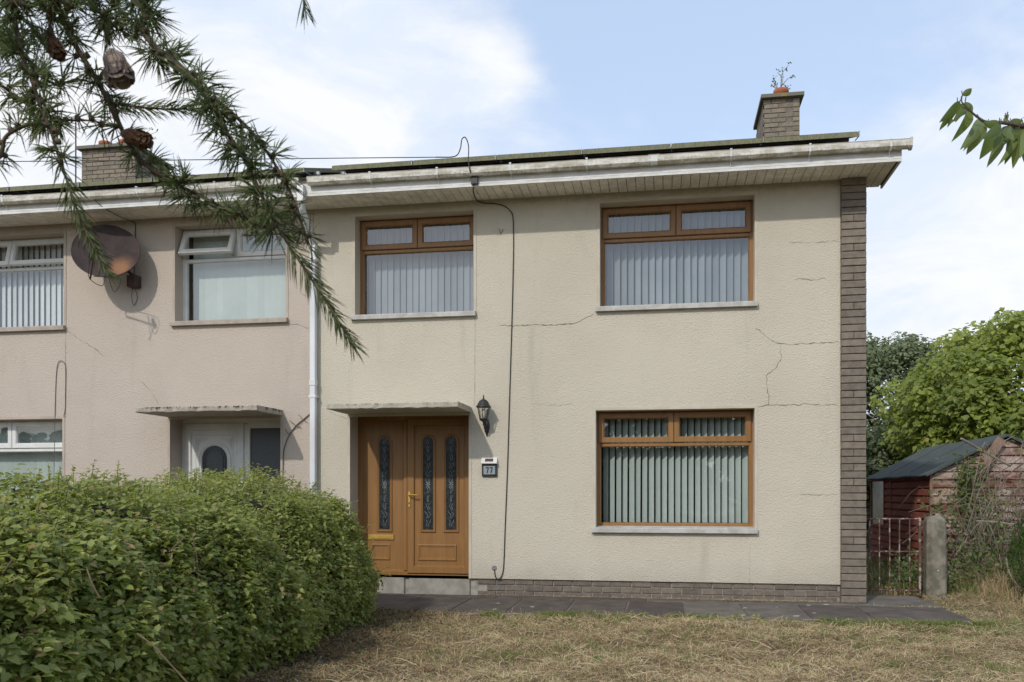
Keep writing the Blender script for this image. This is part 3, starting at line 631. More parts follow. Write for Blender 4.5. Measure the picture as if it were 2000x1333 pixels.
# ------------------------------------------------------------------ front doors
def oakdoor():
    x0, x1, zb, zt = D1[0], D1[1], .19, 2.232; y = YD
    d = G().ring(x0, x1, zb, zt, [(0, y + .08), (0, y), (.052, y), (.062, y + .02), (.062, y + .08)]).obj('door', MOAK, h77); d['label'] = 'golden oak front door with a matching side panel'
    xm = X(796, y); yb = y + .03
    G().bbox(xm - .052, xm - .006, y - .002, y + .06, zb + .063, zt - .063, .006).obj('mullion', MOAK, d)
    def leaf(name, a, c, lo, hi, prof, wins, lows):
        p = G().ring(a, c, lo, hi, prof)
        q = prof[-1][0]; p.add([(a + q, prof[-1][1], lo + q), (c - q, prof[-1][1], lo + q), (c - q, prof[-1][1], hi - q), (a + q, prof[-1][1], hi - q)], [(0, 1, 2, 3)])
        p = p.obj(name, MOAK, d); yp = prof[-1][1]
        for (u0, u1) in wins:
            wa, wc = X(u0, y), X(u1, y); z0_, z1_ = at(800, 1040, y).z, at(800, 848.5, y).z
            G().arch(wa, wc, z0_, z1_, [(0, yp + .001), (.003, yp - .014), (.014, yp - .018), (.022, yp - .010), (.030, yp - .012), (.037, yp + .002)]).obj('arch_moulding', MOAK, d)
            gl = G().arch(wa, wc, z0_, z1_, [(.034, yp - .003), (.036, yp - .004)], cap=True); gl.obj('leaded_pane', MLEAD, d)
            g = G(); cx = (wa + wc) / 2; hw = (wc - wa) / 2 - .045; rr = random.Random(5)
            for sgn in (-1, 1):
                for zc in np.linspace(z0_ + .12, z1_ - .09, 11):
                    pts = [Vector((cx + sgn * hw * (.05 + .8 * math.sin(t_ * 3.1 + zc * 9 + sgn * .7) ** 2) * (.35 + .65 * abs(math.sin(zc * 5.3))) * (.4 + .6 * t_), yp - .0055, zc + (t_ - .5) * .085)) for t_ in (0, .3, .6, 1)]
                    g.tube(spline(pts, 3), .0017, 4)
            zc = (z0_ + z1_) / 2 - .02
            for k in range(8): g.tube([(cx + .008 * math.cos(k * .785), yp - .0055, zc + .01 * math.sin(k * .785)), (cx + .032 * math.cos(k * .785), yp - .0055, zc + .05 * math.sin(k * .785))], .0026, 4)
            g.obj('glass_pattern', MPAT, d)
        for (u0, u1, v0, v1) in lows:
            a_, c_ = X(u0, y), X(u1, y); G().ring(a_, c_, at(800, v1, y).z, at(800, v0, y).z, [(0, yp + .001), (.004, yp - .012), (.016, yp - .014), (.026, yp - .004), (.036, yp - .004), (.04, yp + .001)]).obj('panel_moulding', MOAK, d)
    leaf('side_panel', x0 + .05, xm - .05, zb + .05, zt - .05, [(0, y + .04), (0, y + .012), (.012, y + .012), (.024, y + .03)], [(735, 765)], [(724, 761, 1063, 1095)])
    leaf('door_leaf', xm, x1 - .03, zb + .035, zt - .035, [(0, y + .04), (0, y - .012), (.006, y - .018), (.085, y - .018), (.098, y + .006)], [(821, 851), (866, 896.5)], [(816, 892, 1063, 1095)])
    hx = X(798.5, y); hz = at(799, 976, y).z
    hd = G().bbox(hx - .002, hx + .028, y - .03, y - .017, hz - .10, hz + .10, .004).obj('handle_plate', MBRASS, d)
    G().tube([(hx + .012, y - .03, hz + .06), (hx + .012, y - .07, hz + .06), (hx + .03, y - .075, hz + .06), (hx + .13, y - .07, hz + .058)], .009, 8).obj('handle', MBRASS, d)
    G().tube([(hx + .013, y - .026, hz - .045), (hx + .013, y - .036, hz - .045)], .009, 8).obj('keyhole', MBLK, d)
    lb = at(742, 1050, y); G().bbox(lb.x - .16, X(768, y), y + .012, y + .03, lb.z - .03, lb.z + .035, .004).bbox(lb.x - .13, X(768, y) - .03, y + .006, y + .02, lb.z - .016, lb.z + .02, .003).obj('letterbox', MBRASS, d)
    G().box(x0, x1, y + .07, y + .09, zb, zt).obj('door_back', MDARK, d)
oakdoor()
def whitedoor():
    x0, x1, zb, zt = D2[0], D2[1], .19, 2.232; y = YD
    d = G().ring(x0, x1, zb, zt, [(0, y + .08), (0, y), (.06, y), (.07, y + .02), (.07, y + .08)]).obj('door', MWH, hnb); d['label'] = 'white front door with an arched leaded light'
    xm = X(484, y); G().bbox(xm - .05, xm + .03, y - .004, y + .06, zb + .07, zt - .07, .006).obj('mullion', MWH, d)
    a, c, lo, hi = x0 + .045, xm - .052, zb + .05, zt - .06
    G().ring(a, c, lo, hi, [(0, y + .04), (0, y - .012), (.006, y - .018), (.085, y - .018), (.10, y + .006), (.15, y + .004), (.156, y + .010), (.162, y + .004)]).add([(a + .162, y + .004, lo + .162), (c - .162, y + .004, lo + .162), (c - .162, y + .004, hi - .162), (a + .162, y + .004, hi - .162)], [(0, 1, 2, 3)]).obj('door_leaf', MWH, d)
    cx = (a + c) / 2 - .0; hw = .235; z1_ = hi - .24; z0_ = z1_ - .95; yp = y + .004
    G().arch(cx - hw, cx + hw, z0_, z1_, [(0, yp), (.004, yp - .016), (.02, yp - .018), (.026, yp - .008), (.045, yp - .014), (.06, yp + .001)], 18).obj('arch_moulding', MWH, d)
    G().arch(cx - hw, cx + hw, z0_, z1_, [(.055, yp - .003), (.057, yp - .004)], 18, cap=True).obj('leaded_pane', MOBS, d)
    g = G()
    for ins in (.075, .105): 
        g.arch(cx - hw, cx + hw, z0_ + .02, z1_, [(ins, yp - .004), (ins, yp - .010), (ins + .007, yp - .010), (ins + .007, yp - .004)], 18)
    for zz_ in (z1_ - .30, z1_ - .34, z1_ - .55): g.box(cx - hw + .07, cx - hw + .11, yp - .010, yp - .004, zz_, zz_ + .008).box(cx + hw - .11, cx + hw - .07, yp - .010, yp - .004, zz_, zz_ + .008)
    g.obj('lead_strip', MBLK, d)
    g = G()
    for s in (-1, 1):
        g.tube(spline([(cx + s * .24, yp - .004, z1_ + .035), (cx + s * .17, yp - .006, z1_ + .02), (cx + s * .1, yp - .004, z1_ + .035)], 4), .007, 5).tube(spline([(cx + s * .24, yp - .004, z1_ + .03), (cx + s * .235, yp - .006, z1_ - .05), (cx + s * .25, yp - .004, z1_ - .12)], 4), .006, 5).tube([(cx + s * .2, yp - .004, z1_ - .01), (cx + s * .235, yp - .006, z1_ + .03)], .006, 5)
    g.obj('corner_ornament', MWH, d)
    G().add([(xm + .03, y + .02, zb + .07), (x1 - .0, y + .02, zb + .07), (x1, y + .02, zt - .12), (xm + .03, y + .02, zt - .12)], [(0, 1, 2, 3)]).obj('side_pane', MOBS, d)
    G().bbox(xm, x1 - .02, y - .002, y + .05, zt - .13, zt - .04, .004).obj('top_rail', MWH, d)
    G().box(x0, x1, y + .07, y + .09, zb, zt).obj('door_back', MDARK, d)
whitedoor()

# ------------------------------------------------------------------ things on the wall
def lantern():
    c = at(944.5, 800, -.15); wx = at(951, 830, 0).x
    t = empty('wall_lantern', (wx, 0, 2.05), 'black coach lantern on a scrolled bracket beside the golden brown door', 'lantern')
    cx, cy = c.x, -.15; hexa = lambda r, z, n=6: [(cx + r * math.cos(a), cy + r * math.sin(a), z) for a in [math.pi / 6 + 2 * math.pi * k / n for k in range(n)]]
    G().loops([hexa(.098, 2.284), hexa(.10, 2.29), hexa(.085, 2.305), hexa(.072, 2.33), hexa(.055, 2.36), hexa(.03, 2.378), hexa(.012, 2.384)], cap=True).lathe([(.008, 0), (.014, .008), (.006, .018), (.011, .028), (.003, .05), (.001, .06)], (cx, cy, 2.382), 8).obj('roof', MBLK, t, True)
    g = G()
    for (a, b_) in zip(hexa(.078, 2.286), hexa(.048, 2.15)): g.tube([a, b_], .005, 5)
    g.loops([hexa(.048, 2.15), hexa(.056, 2.146), hexa(.050, 2.13), hexa(.03, 2.118), hexa(.012, 2.105)], cap=True); g.obj('cage', MBLK, t)
    G().loops([hexa(.074, 2.284), hexa(.044, 2.152)]).obj('glass', MGLD, t)
    G().lathe([(.012, 0), (.014, .03), (.026, .06), (.028, .08), (.018, .105), (.004, .115)], (cx, cy, 2.15), 12).obj('bulb', pmat('frosted_bulb', (.75, .74, .70), (.7, .7, .66), 5, .3), t, True)
    g = G().tube(spline([(cx, cy, 2.11), (cx, cy + .02, 2.07), (cx + .01, cy + .07, 2.05), (wx, -.03, 2.07), (wx, -.012, 2.11)], 5), .011, 7).tube(spline([(wx, -.02, 2.02), (wx - .01, -.06, 2.0), (wx, -.09, 2.03), (wx, -.075, 2.06), (wx, -.05, 2.045)], 4), .009, 6)
    g.obj('bracket_arm', MBLK, t, True)
    G().loops([[(wx + r * s * sx, y_, 2.05 + z * s) for (sx, z, r) in ((-.5, -.06, .04), (0, -.115, .04), (.5, -.06, .04), (.95, .0, .04), (.8, .05, .04), (.45, .10, .04), (0, .115, .04), (-.45, .10, .04), (-.8, .05, .04), (-.95, 0, .04))] for (s, y_) in ((1, -.001), (1, -.012), (.7, -.022), (.35, -.028))], cap=True).obj('backplate', MBLK, t)
lantern()
def plaque():
    c = at(956.5, 912, 0); x, z0_, z1_ = c.x, 1.455, 1.68
    t = empty('house_number_light', (x, 0, z0_), 'solar powered house number light reading 77 beside the lantern', 'house number')
    w_ = .093
    G().ring(x - w_, x + w_, z0_, z0_ + .145, [(0, -.001), (0, -.03), (.018, -.032), (.02, -.026)]).add([(x - w_ + .02, -.026, z0_ + .02), (x + w_ - .02, -.026, z0_ + .02), (x + w_ - .02, -.026, z0_ + .125), (x - w_ + .02, -.026, z0_ + .125)], [(0, 1, 2, 3)]).obj('housing', MBLK, t)
    G().bbox(x - w_ + .021, x + w_ - .021, -.030, -.0265, z0_ + .021, z0_ + .124, .001).obj('number_panel', pmat('number_panel', (.27, .31, .33), (.24, .28, .30), 4, .4), t)
    s = G(); s.loops([[(xx, -.001, z0_ + .146), (xx, -.062, z0_ + .15), (xx, -.066, z0_ + .158), (xx, -.014, z1_), (xx, -.001, z1_)] for xx in (x - w_ - .004, x + w_ + .004)], cap=True).obj('hood', pmat('bright_steel', (.80, .78, .74), (.72, .70, .66), 5, .35, metal=.2), t)
    m = Matrix.Translation((x, -.0405, z0_ + .195)) @ Matrix.Rotation(-math.atan2(.052, .067), 4, 'X')
    G().bbox(-.05, .05, -.004, .001, -.022, .022, .001, m).obj('solar_cell', pmat('solar_cell_brown', (.11, .06, .05), (.08, .05, .045), 5, .3), t)
    for k, dx in enumerate((-.024, .024)):     # the two digits as solid shapes
        a = x + dx; zt, zb_ = z0_ + .110, z0_ + .036; h = .006
        P = [(a - .018, zt), (a + .018, zt), (a + .018, zt - .014), (a + .004, zb_), (a - .010, zb_), (a + .004, zt - .015), (a - .018, zt - .015)]
        G().loops([[(p[0], yy, p[1]) for p in P] for yy in (-.0302, -.0325)], cap=True).obj('digit', MBLK, t)
plaque()
def dish():
    ctr = at(206, 490, -.34); nrm = Vector((.25, -1, .34)).normalized()
    xa = nrm.cross(Vector((0, 0, 1))).normalized() * -1; ya = nrm.cross(xa).normalized() * 1
    if ya.z < 0: ya = -ya
    th = R(-22); xa, ya = xa * math.cos(th) + ya * math.sin(th), ya * math.cos(th) - xa * math.sin(th)
    br = at(266, 553, 0); t = empty('satellite_dish', (br.x, 0, br.z), 'rusting grey satellite dish bracketed between the two white upstairs windows', 'satellite dish')
    rx, ry, dp_ = .435, .375, .07; seg = 40; lp = []
    for (r, off) in ((.02, 0), (.3, 0), (.6, 0), (.85, 0), (.97, 0), (1.0, -.002), (1.005, .006), (1.0, .014), (.95, .014), (.6, .014), (.3, .014), (.02, .014)):
        lp.append([ctr + xa * rx * r * math.cos(a) + ya * ry * r * math.sin(a) - nrm * (dp_ * (1 - r * r) + off) for a in [2 * math.pi * k / seg for k in range(seg)]])
    G().loops(lp, cap=True).obj('reflector', MDISH, t, True)
    G().tube([ctr + xa * rx * math.cos(a) + ya * ry * math.sin(a) for a in [2 * math.pi * k / 40 for k in range(41)]], .007, 5).obj('rim', MRUSTB, t)
    lnb = at(176, 500, -.85); bot = ctr - ya * ry * 1.02 - nrm * .02
    G().tube([bot, bot + Vector((0, -.02, -.05)), lnb + Vector((.02, .03, -.05)), lnb], .011, 6).obj('feed_arm', MRUSTB, t)
    G().tube([lnb + Vector((-.0, -.05, .0)), lnb + Vector((0, .05, .015))], [.03, .022], 10).tube([lnb, lnb + Vector((0, 0, -.06))], .014, 8).obj('feed_horn', MBLK, t)
    G().tube(spline([lnb + Vector((0, 0, -.05)), lnb + Vector((-.05, .05, -.25)), lnb + Vector((.03, .2, -.32)), lnb + Vector((.02, .28, -.12)), lnb + Vector((.12, .3, -.38)), lnb + Vector((.18, .33, -.2)), bot + Vector((0, .05, 0))], 6), .0045, 5).obj('cable_loop', MCABLE, t)
    m2 = Matrix.Translation((br.x, -.075, br.z)); G().bbox(-.055, .075, -.06, .074, -.075, .075, .008, m2).obj('junction_box', MRUSTB, t)
    bk = ctr - nrm * (dp_ + .02)
    G().tube([bk, bk + Vector((.05, .12, -.06)), Vector((br.x - .02, -.09, br.z + .10)), Vector((br.x, -.01, br.z + .06))], .02, 8).tube([bk + xa * .1, bk - xa * .1], .03, 6).obj('mast', MRUSTB, t)
    G().tube(spline([Vector((br.x, -.08, br.z - .07)), Vector((br.x - .03, -.05, br.z - .2)), Vector((br.x - .02, -.02, br.z - .30)), Vector((br.x + .03, -.02, br.z - .2)), Vector((br.x + .02, -.06, br.z - .08))], 5), .004, 5).obj('cable_loop', MCABLE, t)
dish()
def cable(name, pts, r, label, mat=MCABLE, cat='cable'):
    o = G().tube(spline(pts, 5), r, 6).obj(name, mat); return tag(o, label, cat)
P0 = at(912, 300, -.62)
cable('overhead_cable', [at(-500, 322, -1.1), at(-100, 317, -1.0), at(300, 313.5, -.9), at(600, 310, -.75), at(855, 307.5, -.62)], .005, 'overhead line crossing the sky from the left to the cream house')
cable('service_cable', [at(850, 307.5, -.62), at(888, 306, -.62), at(899, 291, -.62), at(902, 273, -.62), at(909, 269, -.62), at(915, 285, -.62), at(915, 310, -.63), at(917, 330, -.645), at(922, 345, -.56), at(927, 352, -.545),
      at(925, 362, -.54), at(925, 378, -.3), at(931, 391, -.04), at(945, 397, -.010), at(965, 398, -.010), at(985, 403, -.010), at(998, 414, -.010), at(1002, 428, -.010), at(1003, 470, -.010), at(1002, 540, -.010), at(1000, 620, -.010), at(997, 720, -.010), at(994, 820, -.010), at(991, 920, -.010), at(987, 1020, -.010), at(984, 1100, -.010), at(981, 1122, -.012), at(975, 1131, -.014), at(968, 1128, -.014), at(965.5, 1112, -.008)],
      .0065, 'black cable looping off the roof and running down the cream wall')
b_ = at(927, 353, -.54); o = G().bbox(b_.x - .04, b_.x + .04, -.56, -.528, b_.z - .045, b_.z + .04, .004).obj('cable_junction_box', MBLK); tag(o, 'small black junction box fixed to the white fascia', 'junction box')
q = at(965.5, 1110, 0); o = G().tube([(q.x, -.0005, q.z), (q.x, -.006, q.z)], [.035, .028], 9).obj('cable_seal', pmat('grey_filler', (.25, .24, .23), (.17, .165, .16), 40, .9)); tag(o, 'grey blob of filler where the cable enters the wall', 'filler patch')
q = at(978, 452, 0); o = G().tube([(q.x - .02, -.003, q.z + .03), (q.x, -.006, q.z - .03), (q.x + .03, -.003, q.z + .02)], .008, 5).obj('filler_patch', pmat('grey_filler_b', (.30, .28, .24), (.22, .205, .18), 40, .9)); tag(o, 'small V shaped filler smear on the wall under the eaves', 'filler patch')
cable('drooping_wire', [at(178, 371, -.6), at(185, 390, -.56), at(205, 408, -.50), at(235, 424, -.25), at(258, 433, -.03), at(264, 440, -.008), at(264, 480, -.008), at(262, 540, -.008)], .005, 'thin dark wire drooping from the left gutter to the dish')
cable('wall_wire', [at(124, 814, -.02), at(127, 800, -.008), at(128, 760, -.008), at(128, 718, -.008), at(122, 706, -.012), at(114, 708, -.012), at(110, 730, -.008), at(108, 780, -.008), at(107, 830, -.01), at(106, 900, -.01), at(104, 960, -.01)], .0045, 'thin brown wire looped beside the left edge windows', MSTEM)
t = empty('creeper_stem', tuple(at(552, 930, -.01)), 'dry creeper stem climbing beside the white front door', 'creeper')
g = G().tube(spline([at(552, 985, -.01), at(553, 900, -.01), at(556, 872, -.01), at(565, 850, -.012), at(578, 832, -.012), at(592, 820, -.012), at(605, 809, -.012)], 4), .007, 5)
for a, c in (((578, 832), (588, 836)), ((565, 850), (556, 838)), ((592, 820), (583, 810)), ((578, 832), (566, 822)), ((592, 820), (600, 826))): g.tube([at(*a, -.012), at(*c, -.02)], .004, 4)
g.obj('stem', MSTEM, t)

# ------------------------------------------------------------------ hedge
def vnoise(x, y, s, seed):
    r = np.random.default_rng(seed); out = 0
    for k in range(5):
        a = r.uniform(0, 6.28); f = s * (1.7 ** k); out = out + np.sin(x * f * math.cos(a) + y * f * math.sin(a) + r.uniform(0, 6.28)) / (1.35 ** k)
    return out / 2.2
def hedge():
    t = empty('hedge', (-3.6, -4.6, 0), 'big leafy green privet hedge filling the lower left in front of the houses', 'hedge')
    rng = np.random.default_rng(3)
    y0, y1 = -11.0, -1.42
    def xf(y): return -2.78 + .03 * (-1.5 - y)           # right face line
    W = 2.5
    def shape(y, a, push=0.0):
        # a: angle around the section, 0 = right side ground, pi/2 = top, pi = left ground
        e = np.clip((y1 - y) / 1.1, 0, 1); er = np.sqrt(np.clip(1 - (1 - e) ** 2, 0, 1))
        cx = xf(y) - W / 2 - .06; h = 1.35 * (.62 + .38 * er) - .13 * np.clip((-3.6 - y) / 2.2, 0, 1) + .03 * np.sin(y * 1.9) + .02 * np.sin(y * 5.3); hw = W / 2 * (.35 + .65 * er)
        n = 2.15; ca, sa = np.cos(a), np.sin(a); r = (np.abs(ca) ** n + np.abs(sa) ** n) ** (-1 / n)
        lump = 1 + .035 * np.sin(y * 4.1 + a * 3) + .03 * np.sin(y * 9.3 - a * 5.1) + .02 * np.sin(y * 17 + a * 11) + .03 * np.sin(y * 2.6 + a * 2)
        # narrower near the ground on the outside
        zz = h * r * sa * lump - push * sa; base = 1 - .06 * np.clip(1 - zz / .5, 0, 1)
        xx = cx + (hw * r * ca * lump - push * ca) * base
        return np.stack([xx, y + np.zeros_like(a), zz], -1)
    # core
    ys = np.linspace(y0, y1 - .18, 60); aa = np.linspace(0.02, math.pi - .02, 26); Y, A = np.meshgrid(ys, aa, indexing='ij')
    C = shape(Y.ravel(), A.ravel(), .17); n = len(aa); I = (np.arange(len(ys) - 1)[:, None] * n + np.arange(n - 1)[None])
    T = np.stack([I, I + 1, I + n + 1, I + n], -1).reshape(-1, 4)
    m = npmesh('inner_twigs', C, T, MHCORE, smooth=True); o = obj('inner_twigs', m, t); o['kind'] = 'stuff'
    # leaf shell
    N = 150000
    y = y1 - (y1 - y0) * rng.random(N) ** 1.0; keep = (y < y1 - .0); a = np.where(rng.random(N) < .62, rng.uniform(0, .95, N), rng.uniform(.9, 2.6, N))
    endm = rng.random(N) < .10; y = np.where(endm, y1 - rng.random(N) ** 2 * .5, y)
    dep = np.abs(rng.normal(0, .085, N)) - .03
    P = shape(y, a, dep); eps = .02
    pa = shape(y, a + eps, 0) - shape(y, a - eps, 0); py = shape(y + eps, a, 0) - shape(y - eps, a, 0); Nn = unit(np.cross(py, pa)); 
    Nn *= np.sign((Nn[:, 0] * (P[:, 0] - (xf(y) - W / 2)) + Nn[:, 2] * .4 + 1e-6))[:, None]
    # far end cap leaves
    NE = 22000; ae = rng.uniform(0, math.pi, NE); rr = np.sqrt(rng.random(NE)); ce = shape(np.full(NE, y1 - .28), ae, 0); cxx = xf(y1) - W / 2 - .06
    PE = np.stack([cxx + (ce[:, 0] - cxx) * rr, y1 + .02 - .32 * rr ** 3 + rng.normal(0, .06, NE), ce[:, 2] * rr + .02], -1)
    P = np.vstack([P, PE]); Nn = np.vstack([Nn, np.tile([.5, .8, .3], (NE, 1))])
    # clump displacement for bumpy surface and shoots
    k = np.sin(P[:, 1] * 23 + P[:, 2] * 17) * np.sin(P[:, 0] * 19 - P[:, 2] * 29 + P[:, 1] * 7); k2 = vnoise(P[:, 1] * 1.1 + P[:, 0] * .6, P[:, 2] * 1.5, 6.5, 71); kp = (k2 > -.62) | (rng.random(len(P)) < .35); P, Nn, k, k2 = P[kp], Nn[kp], k[kp], k2[kp]; P = P + Nn * (k[:, None] * .05 + k2[:, None] * .035) + rng.normal(0, .018, P.shape)
    P[:, 2] = np.maximum(P[:, 2], .02)
    ori = Nn * .45 + np.array([-.1, -.25, .95]) * 1.0 + rng.normal(0, .42, P.shape)
    tint = np.clip(.40 + .2 * k + .12 * vnoise(P[:, 1], P[:, 2] + P[:, 0], 2.2, 72) + rng.normal(0, .26, len(P)) + .15 * np.clip(P[:, 2] - .7, 0, 1), 0, .94); tint[rng.random(len(P)) < .03] = 1
    size = rng.uniform(.026, .054, len(P)) * np.clip(1 + (-3.5 - P[:, 1]) * .10, 1, 1.4)
    # shoots sticking out
    SP, SN, SS, ST = [], [], [], []; gs = G()
    for i in range(620):
        yy = rng.uniform(-8.2, y1 - .1); top = rng.random() < .55; a_ = rng.uniform(.9, 1.7) if top else rng.uniform(.25, 1.0)
        p = Vector(shape(np.array([yy]), np.array([a_]), .02)[0]); ln = rng.uniform(.06, .16) * (2.0 if (rng.random() < .22 and not top) else 1)
        out = Vector((math.cos(a_), 0, math.sin(a_))); d = (out * .5 + Vector((rng.normal(0, .3) + .15, rng.normal(0, .3), .65 if top else .25))).normalized()
        q = p + d * ln + Vector((0, 0, -.03 if not top else 0)); gs.tube([p, p.lerp(q, .5) + Vector((0, 0, .012)), q], [.0028, .0022, .001], 4)
        for j in range(int(ln / .016)):
            f = (j + .5) / (ln / .016)
            for s in (-1, 1):
                SP.append(p.lerp(q, f) + Vector((0, 0, .01 * math.sin(f * 3)))); SN.append((rng.normal(0, .45) + s * .25, rng.normal(0, .45), 1)); SS.append(rng.uniform(.022, .036) * (1.1 - .5 * f)); ST.append(.65 + rng.uniform(-.1, .25))
    SP = np.array([tuple(p) for p in SP]); P = np.vstack([P, SP]); ori = np.vstack([ori, np.array(SN)]); size = np.concatenate([size, SS]); tint = np.concatenate([tint, ST])
    # the 300 largest seen become separate leaves
    c = np.array([0, CY, CZ]); dv = P - c; fw = np.array([-math.sin(TH), math.cos(TH), 0]); rt = np.array([math.cos(TH), math.sin(TH), 0]); d = dv @ fw; u = 1000 + F * (dv @ rt) / d; v = 960 - F * dv[:, 2] / d
    vis = (d > 1) & (u > -60) & (u < 2000) & (v < 1380); face = (P[:, 0] > xf(P[:, 1]) - .22) | (P[:, 2] > 1.28)
    score = np.where(vis & face & (u > 5) & (v < 1325), size / np.maximum(d, .5), 0); idx = np.argsort(-score)[:300]
    mask = (d > .9) & (u > -420); mask[idx] = False
    o = obj('foliage', leaves('foliage', P[mask], ori[mask], size[mask], MHEDGE, .56, .13, tint[mask], .25, rng), t); o['kind'] = 'stuff'
    protos = [leaves('leaf', np.zeros((1, 3)), np.array([[0, 0, 1.]]), 1.0, MHEDGE, wdt, fo, np.array([ti]), 0, np.random.default_rng(sd)) for sd, (wdt, fo, ti) in enumerate(((.56, .13, .3), (.6, .16, .6), (.52, .1, .8), (.58, .15, .45)))]
    for i in idx:
        q = Vector(ori[i]).to_track_quat('Z', 'Y').to_euler(); q.rotate_axis('Z', rng.uniform(0, 6.28))
        obj('leaf', protos[int(rng.integers(4))], t, P[i], q, (size[i] * 1.1,) * 3)
    # stems: visible bare sticks
    for pts in ([(375, 1043, 5.7), (383, 1080, 5.65), (388, 1130, 5.6)], [(170, 1112, 4.35), (180, 1140, 4.3), (195, 1168, 4.3)], [(268, 1238, 3.98), (300, 1262, 3.92), (335, 1300, 3.9), (372, 1340, 3.9)], [(5, 1120, 3.75), (25, 1092, 3.75)], [(330, 1078, 5.2), (365, 1045, 5.3)]):
        gs.tube(spline([cam(*p) for p in pts], 3), .0042, 5)
    for i in range(70):
        yy = rng.uniform(-7.5, y1 - .2); xx = xf(np.array([yy]))[0] - rng.uniform(.2, .9); gs.tube(spline([(xx, yy, -.02), (xx + rng.normal(0, .05), yy + rng.normal(0, .05), .3), (xx + rng.uniform(-.2, .05), yy + rng.normal(0, .15), .7)], 3), [.010 - .001 * k for k in range(7)], 5)
    gs.obj('stems', MHSTEM, t)['kind'] = 'stuff'
    return xf
hxf = hedge()

# ------------------------------------------------------------------ trees
def canopy_tree(name, loc, label, clumps, leafn, size, mat, trunk_h, trunk_r, seed, limbs=8, spread=.42, group=None):
    rng = np.random.default_rng(seed); t = empty(name, loc, label, 'tree', group); base = Vector(loc)
    g = G(); g.tube(spline([base + Vector((0, 0, -.1)), base + Vector((.1, .05, trunk_h * .5)), base + Vector((.0, .1, trunk_h))], 4), [trunk_r * (1 - .04 * i) for i in range(9)], 9)
    C = np.array([c[:3] for c in clumps]); Rr = np.array([c[3] for c in clumps])
    for i in rng.choice(len(C), min(limbs, len(C)), replace=False):
        e = Vector(C[i]); s = base + Vector((0, .1, trunk_h * rng.uniform(.5, 1))); g.tube(spline([s, s.lerp(e, .5) + Vector((0, 0, .3)), e], 4), [trunk_r * .5 * (1 - .1 * k) for k in range(9)], 6)
    g.obj('trunk', MBARK, t, True)
    ci = rng.choice(len(C), leafn, p=Rr ** 2 / (Rr ** 2).sum()); d = unit(rng.normal(size=(leafn, 3))); rad = Rr[ci] * (1 - np.abs(rng.normal(0, .22, leafn))).clip(.1, 1.1)
    P = C[ci] + d * rad[:, None] * np.array([1, 1, .8]); ori = d * .5 + np.array([-.1, -.35, .8]) + rng.normal(0, spread, (leafn, 3))
    ct = rng.random(len(C)) * .5; tint = np.clip(ct[ci] + .2 + rng.normal(0, .16, leafn), 0, .93); tint[rng.random(leafn) < .012] = 1
    o = obj('crown', leaves('crown', P, ori, rng.uniform(.75, 1.25, leafn) * size, mat, .72, .14, tint, .6, rng), t); o['kind'] = 'stuff'
    return t
def clump_field(n, fn, rng, r0, r1):
    out = []
    while len(out) < n:
        p = fn(rng)
        if p is not None: out.append((*p, rng.uniform(r0, r1)))
    return out
def ell(cx, cy, cz, rx, ry, rz, kmin=.55):
    def f(rng):
        d = rng.normal(size=3); d /= np.linalg.norm(d); k = rng.uniform(kmin, 1) ** .6 * (1 + .06 * math.sin(d[0] * 9) * math.cos(d[2] * 8))
        p = np.array([cx + d[0] * rx * k, cy + d[1] * ry * k, cz + d[2] * rz * k])
        return p if p[2] > .3 else None
    return f
rg = np.random.default_rng(11)
canopy_tree('broadleaf_tree', (8.6, 10.0, 0), 'bright green broadleaf tree with big leaves rising behind the red shed', clump_field(420, ell(8.7, 9.6, 2.3, 3.7, 3.0, 2.75, .8), rg, .34, .6), 85000, .125, MTREE1, 2.2, .16, 21)
canopy_tree('dull_tree', (6.6, 16.0, 0), 'dull olive green tree between the brick corner and the bright green tree', clump_field(330, ell(5.8, 15.8, 2.6, 4.1, 2.3, 2.95, .75), rg, .38, .68), 95000, .10, MTREE2, 2.4, .15, 22)
canopy_tree('garden_shrub', (5.2, 11.2, 0), 'low green shrub in the gap between the brick corner and the shed', clump_field(46, ell(4.6, 11.6, 1.1, 1.7, 1.0, 1.5), rg, .3, .55), 14000, .09, MTREE2, .8, .06, 23)
# a belt of trees beyond the street, behind the viewer (seen in the window glass) and round the gardens
rng = np.random.default_rng(5); C = []
for i in range(260):
    x_ = rng.uniform(-45, 45); C.append((x_, -34 + rng.normal(0, 2), rng.uniform(.8, 5.2 + 1.5 * math.sin(x_ * .4)), rng.uniform(1.0, 2.0)))
for i in range(120):
    x_ = rng.uniform(11, 40); C.append((x_, 32 + rng.normal(0, 3), rng.uniform(.8, 4.4), rng.uniform(1.0, 2.0)))
C = np.array(C); ci = rng.integers(0, len(C), 60000); d = unit(rng.normal(size=(60000, 3))); P = C[ci, :3] + d * C[ci, 3:4] * np.array([1, 1, .8]); P[:, 2] = np.maximum(P[:, 2], .1)
o = obj('far_trees', leaves('far_trees', P, d + rng.normal(0, .4, P.shape), rng.uniform(.5, .8, 60000), MBELT, .8, .1, None, .3, rng)); tag(o, 'far belt of dark trees round the gardens and street', 'trees', None, 'stuff')

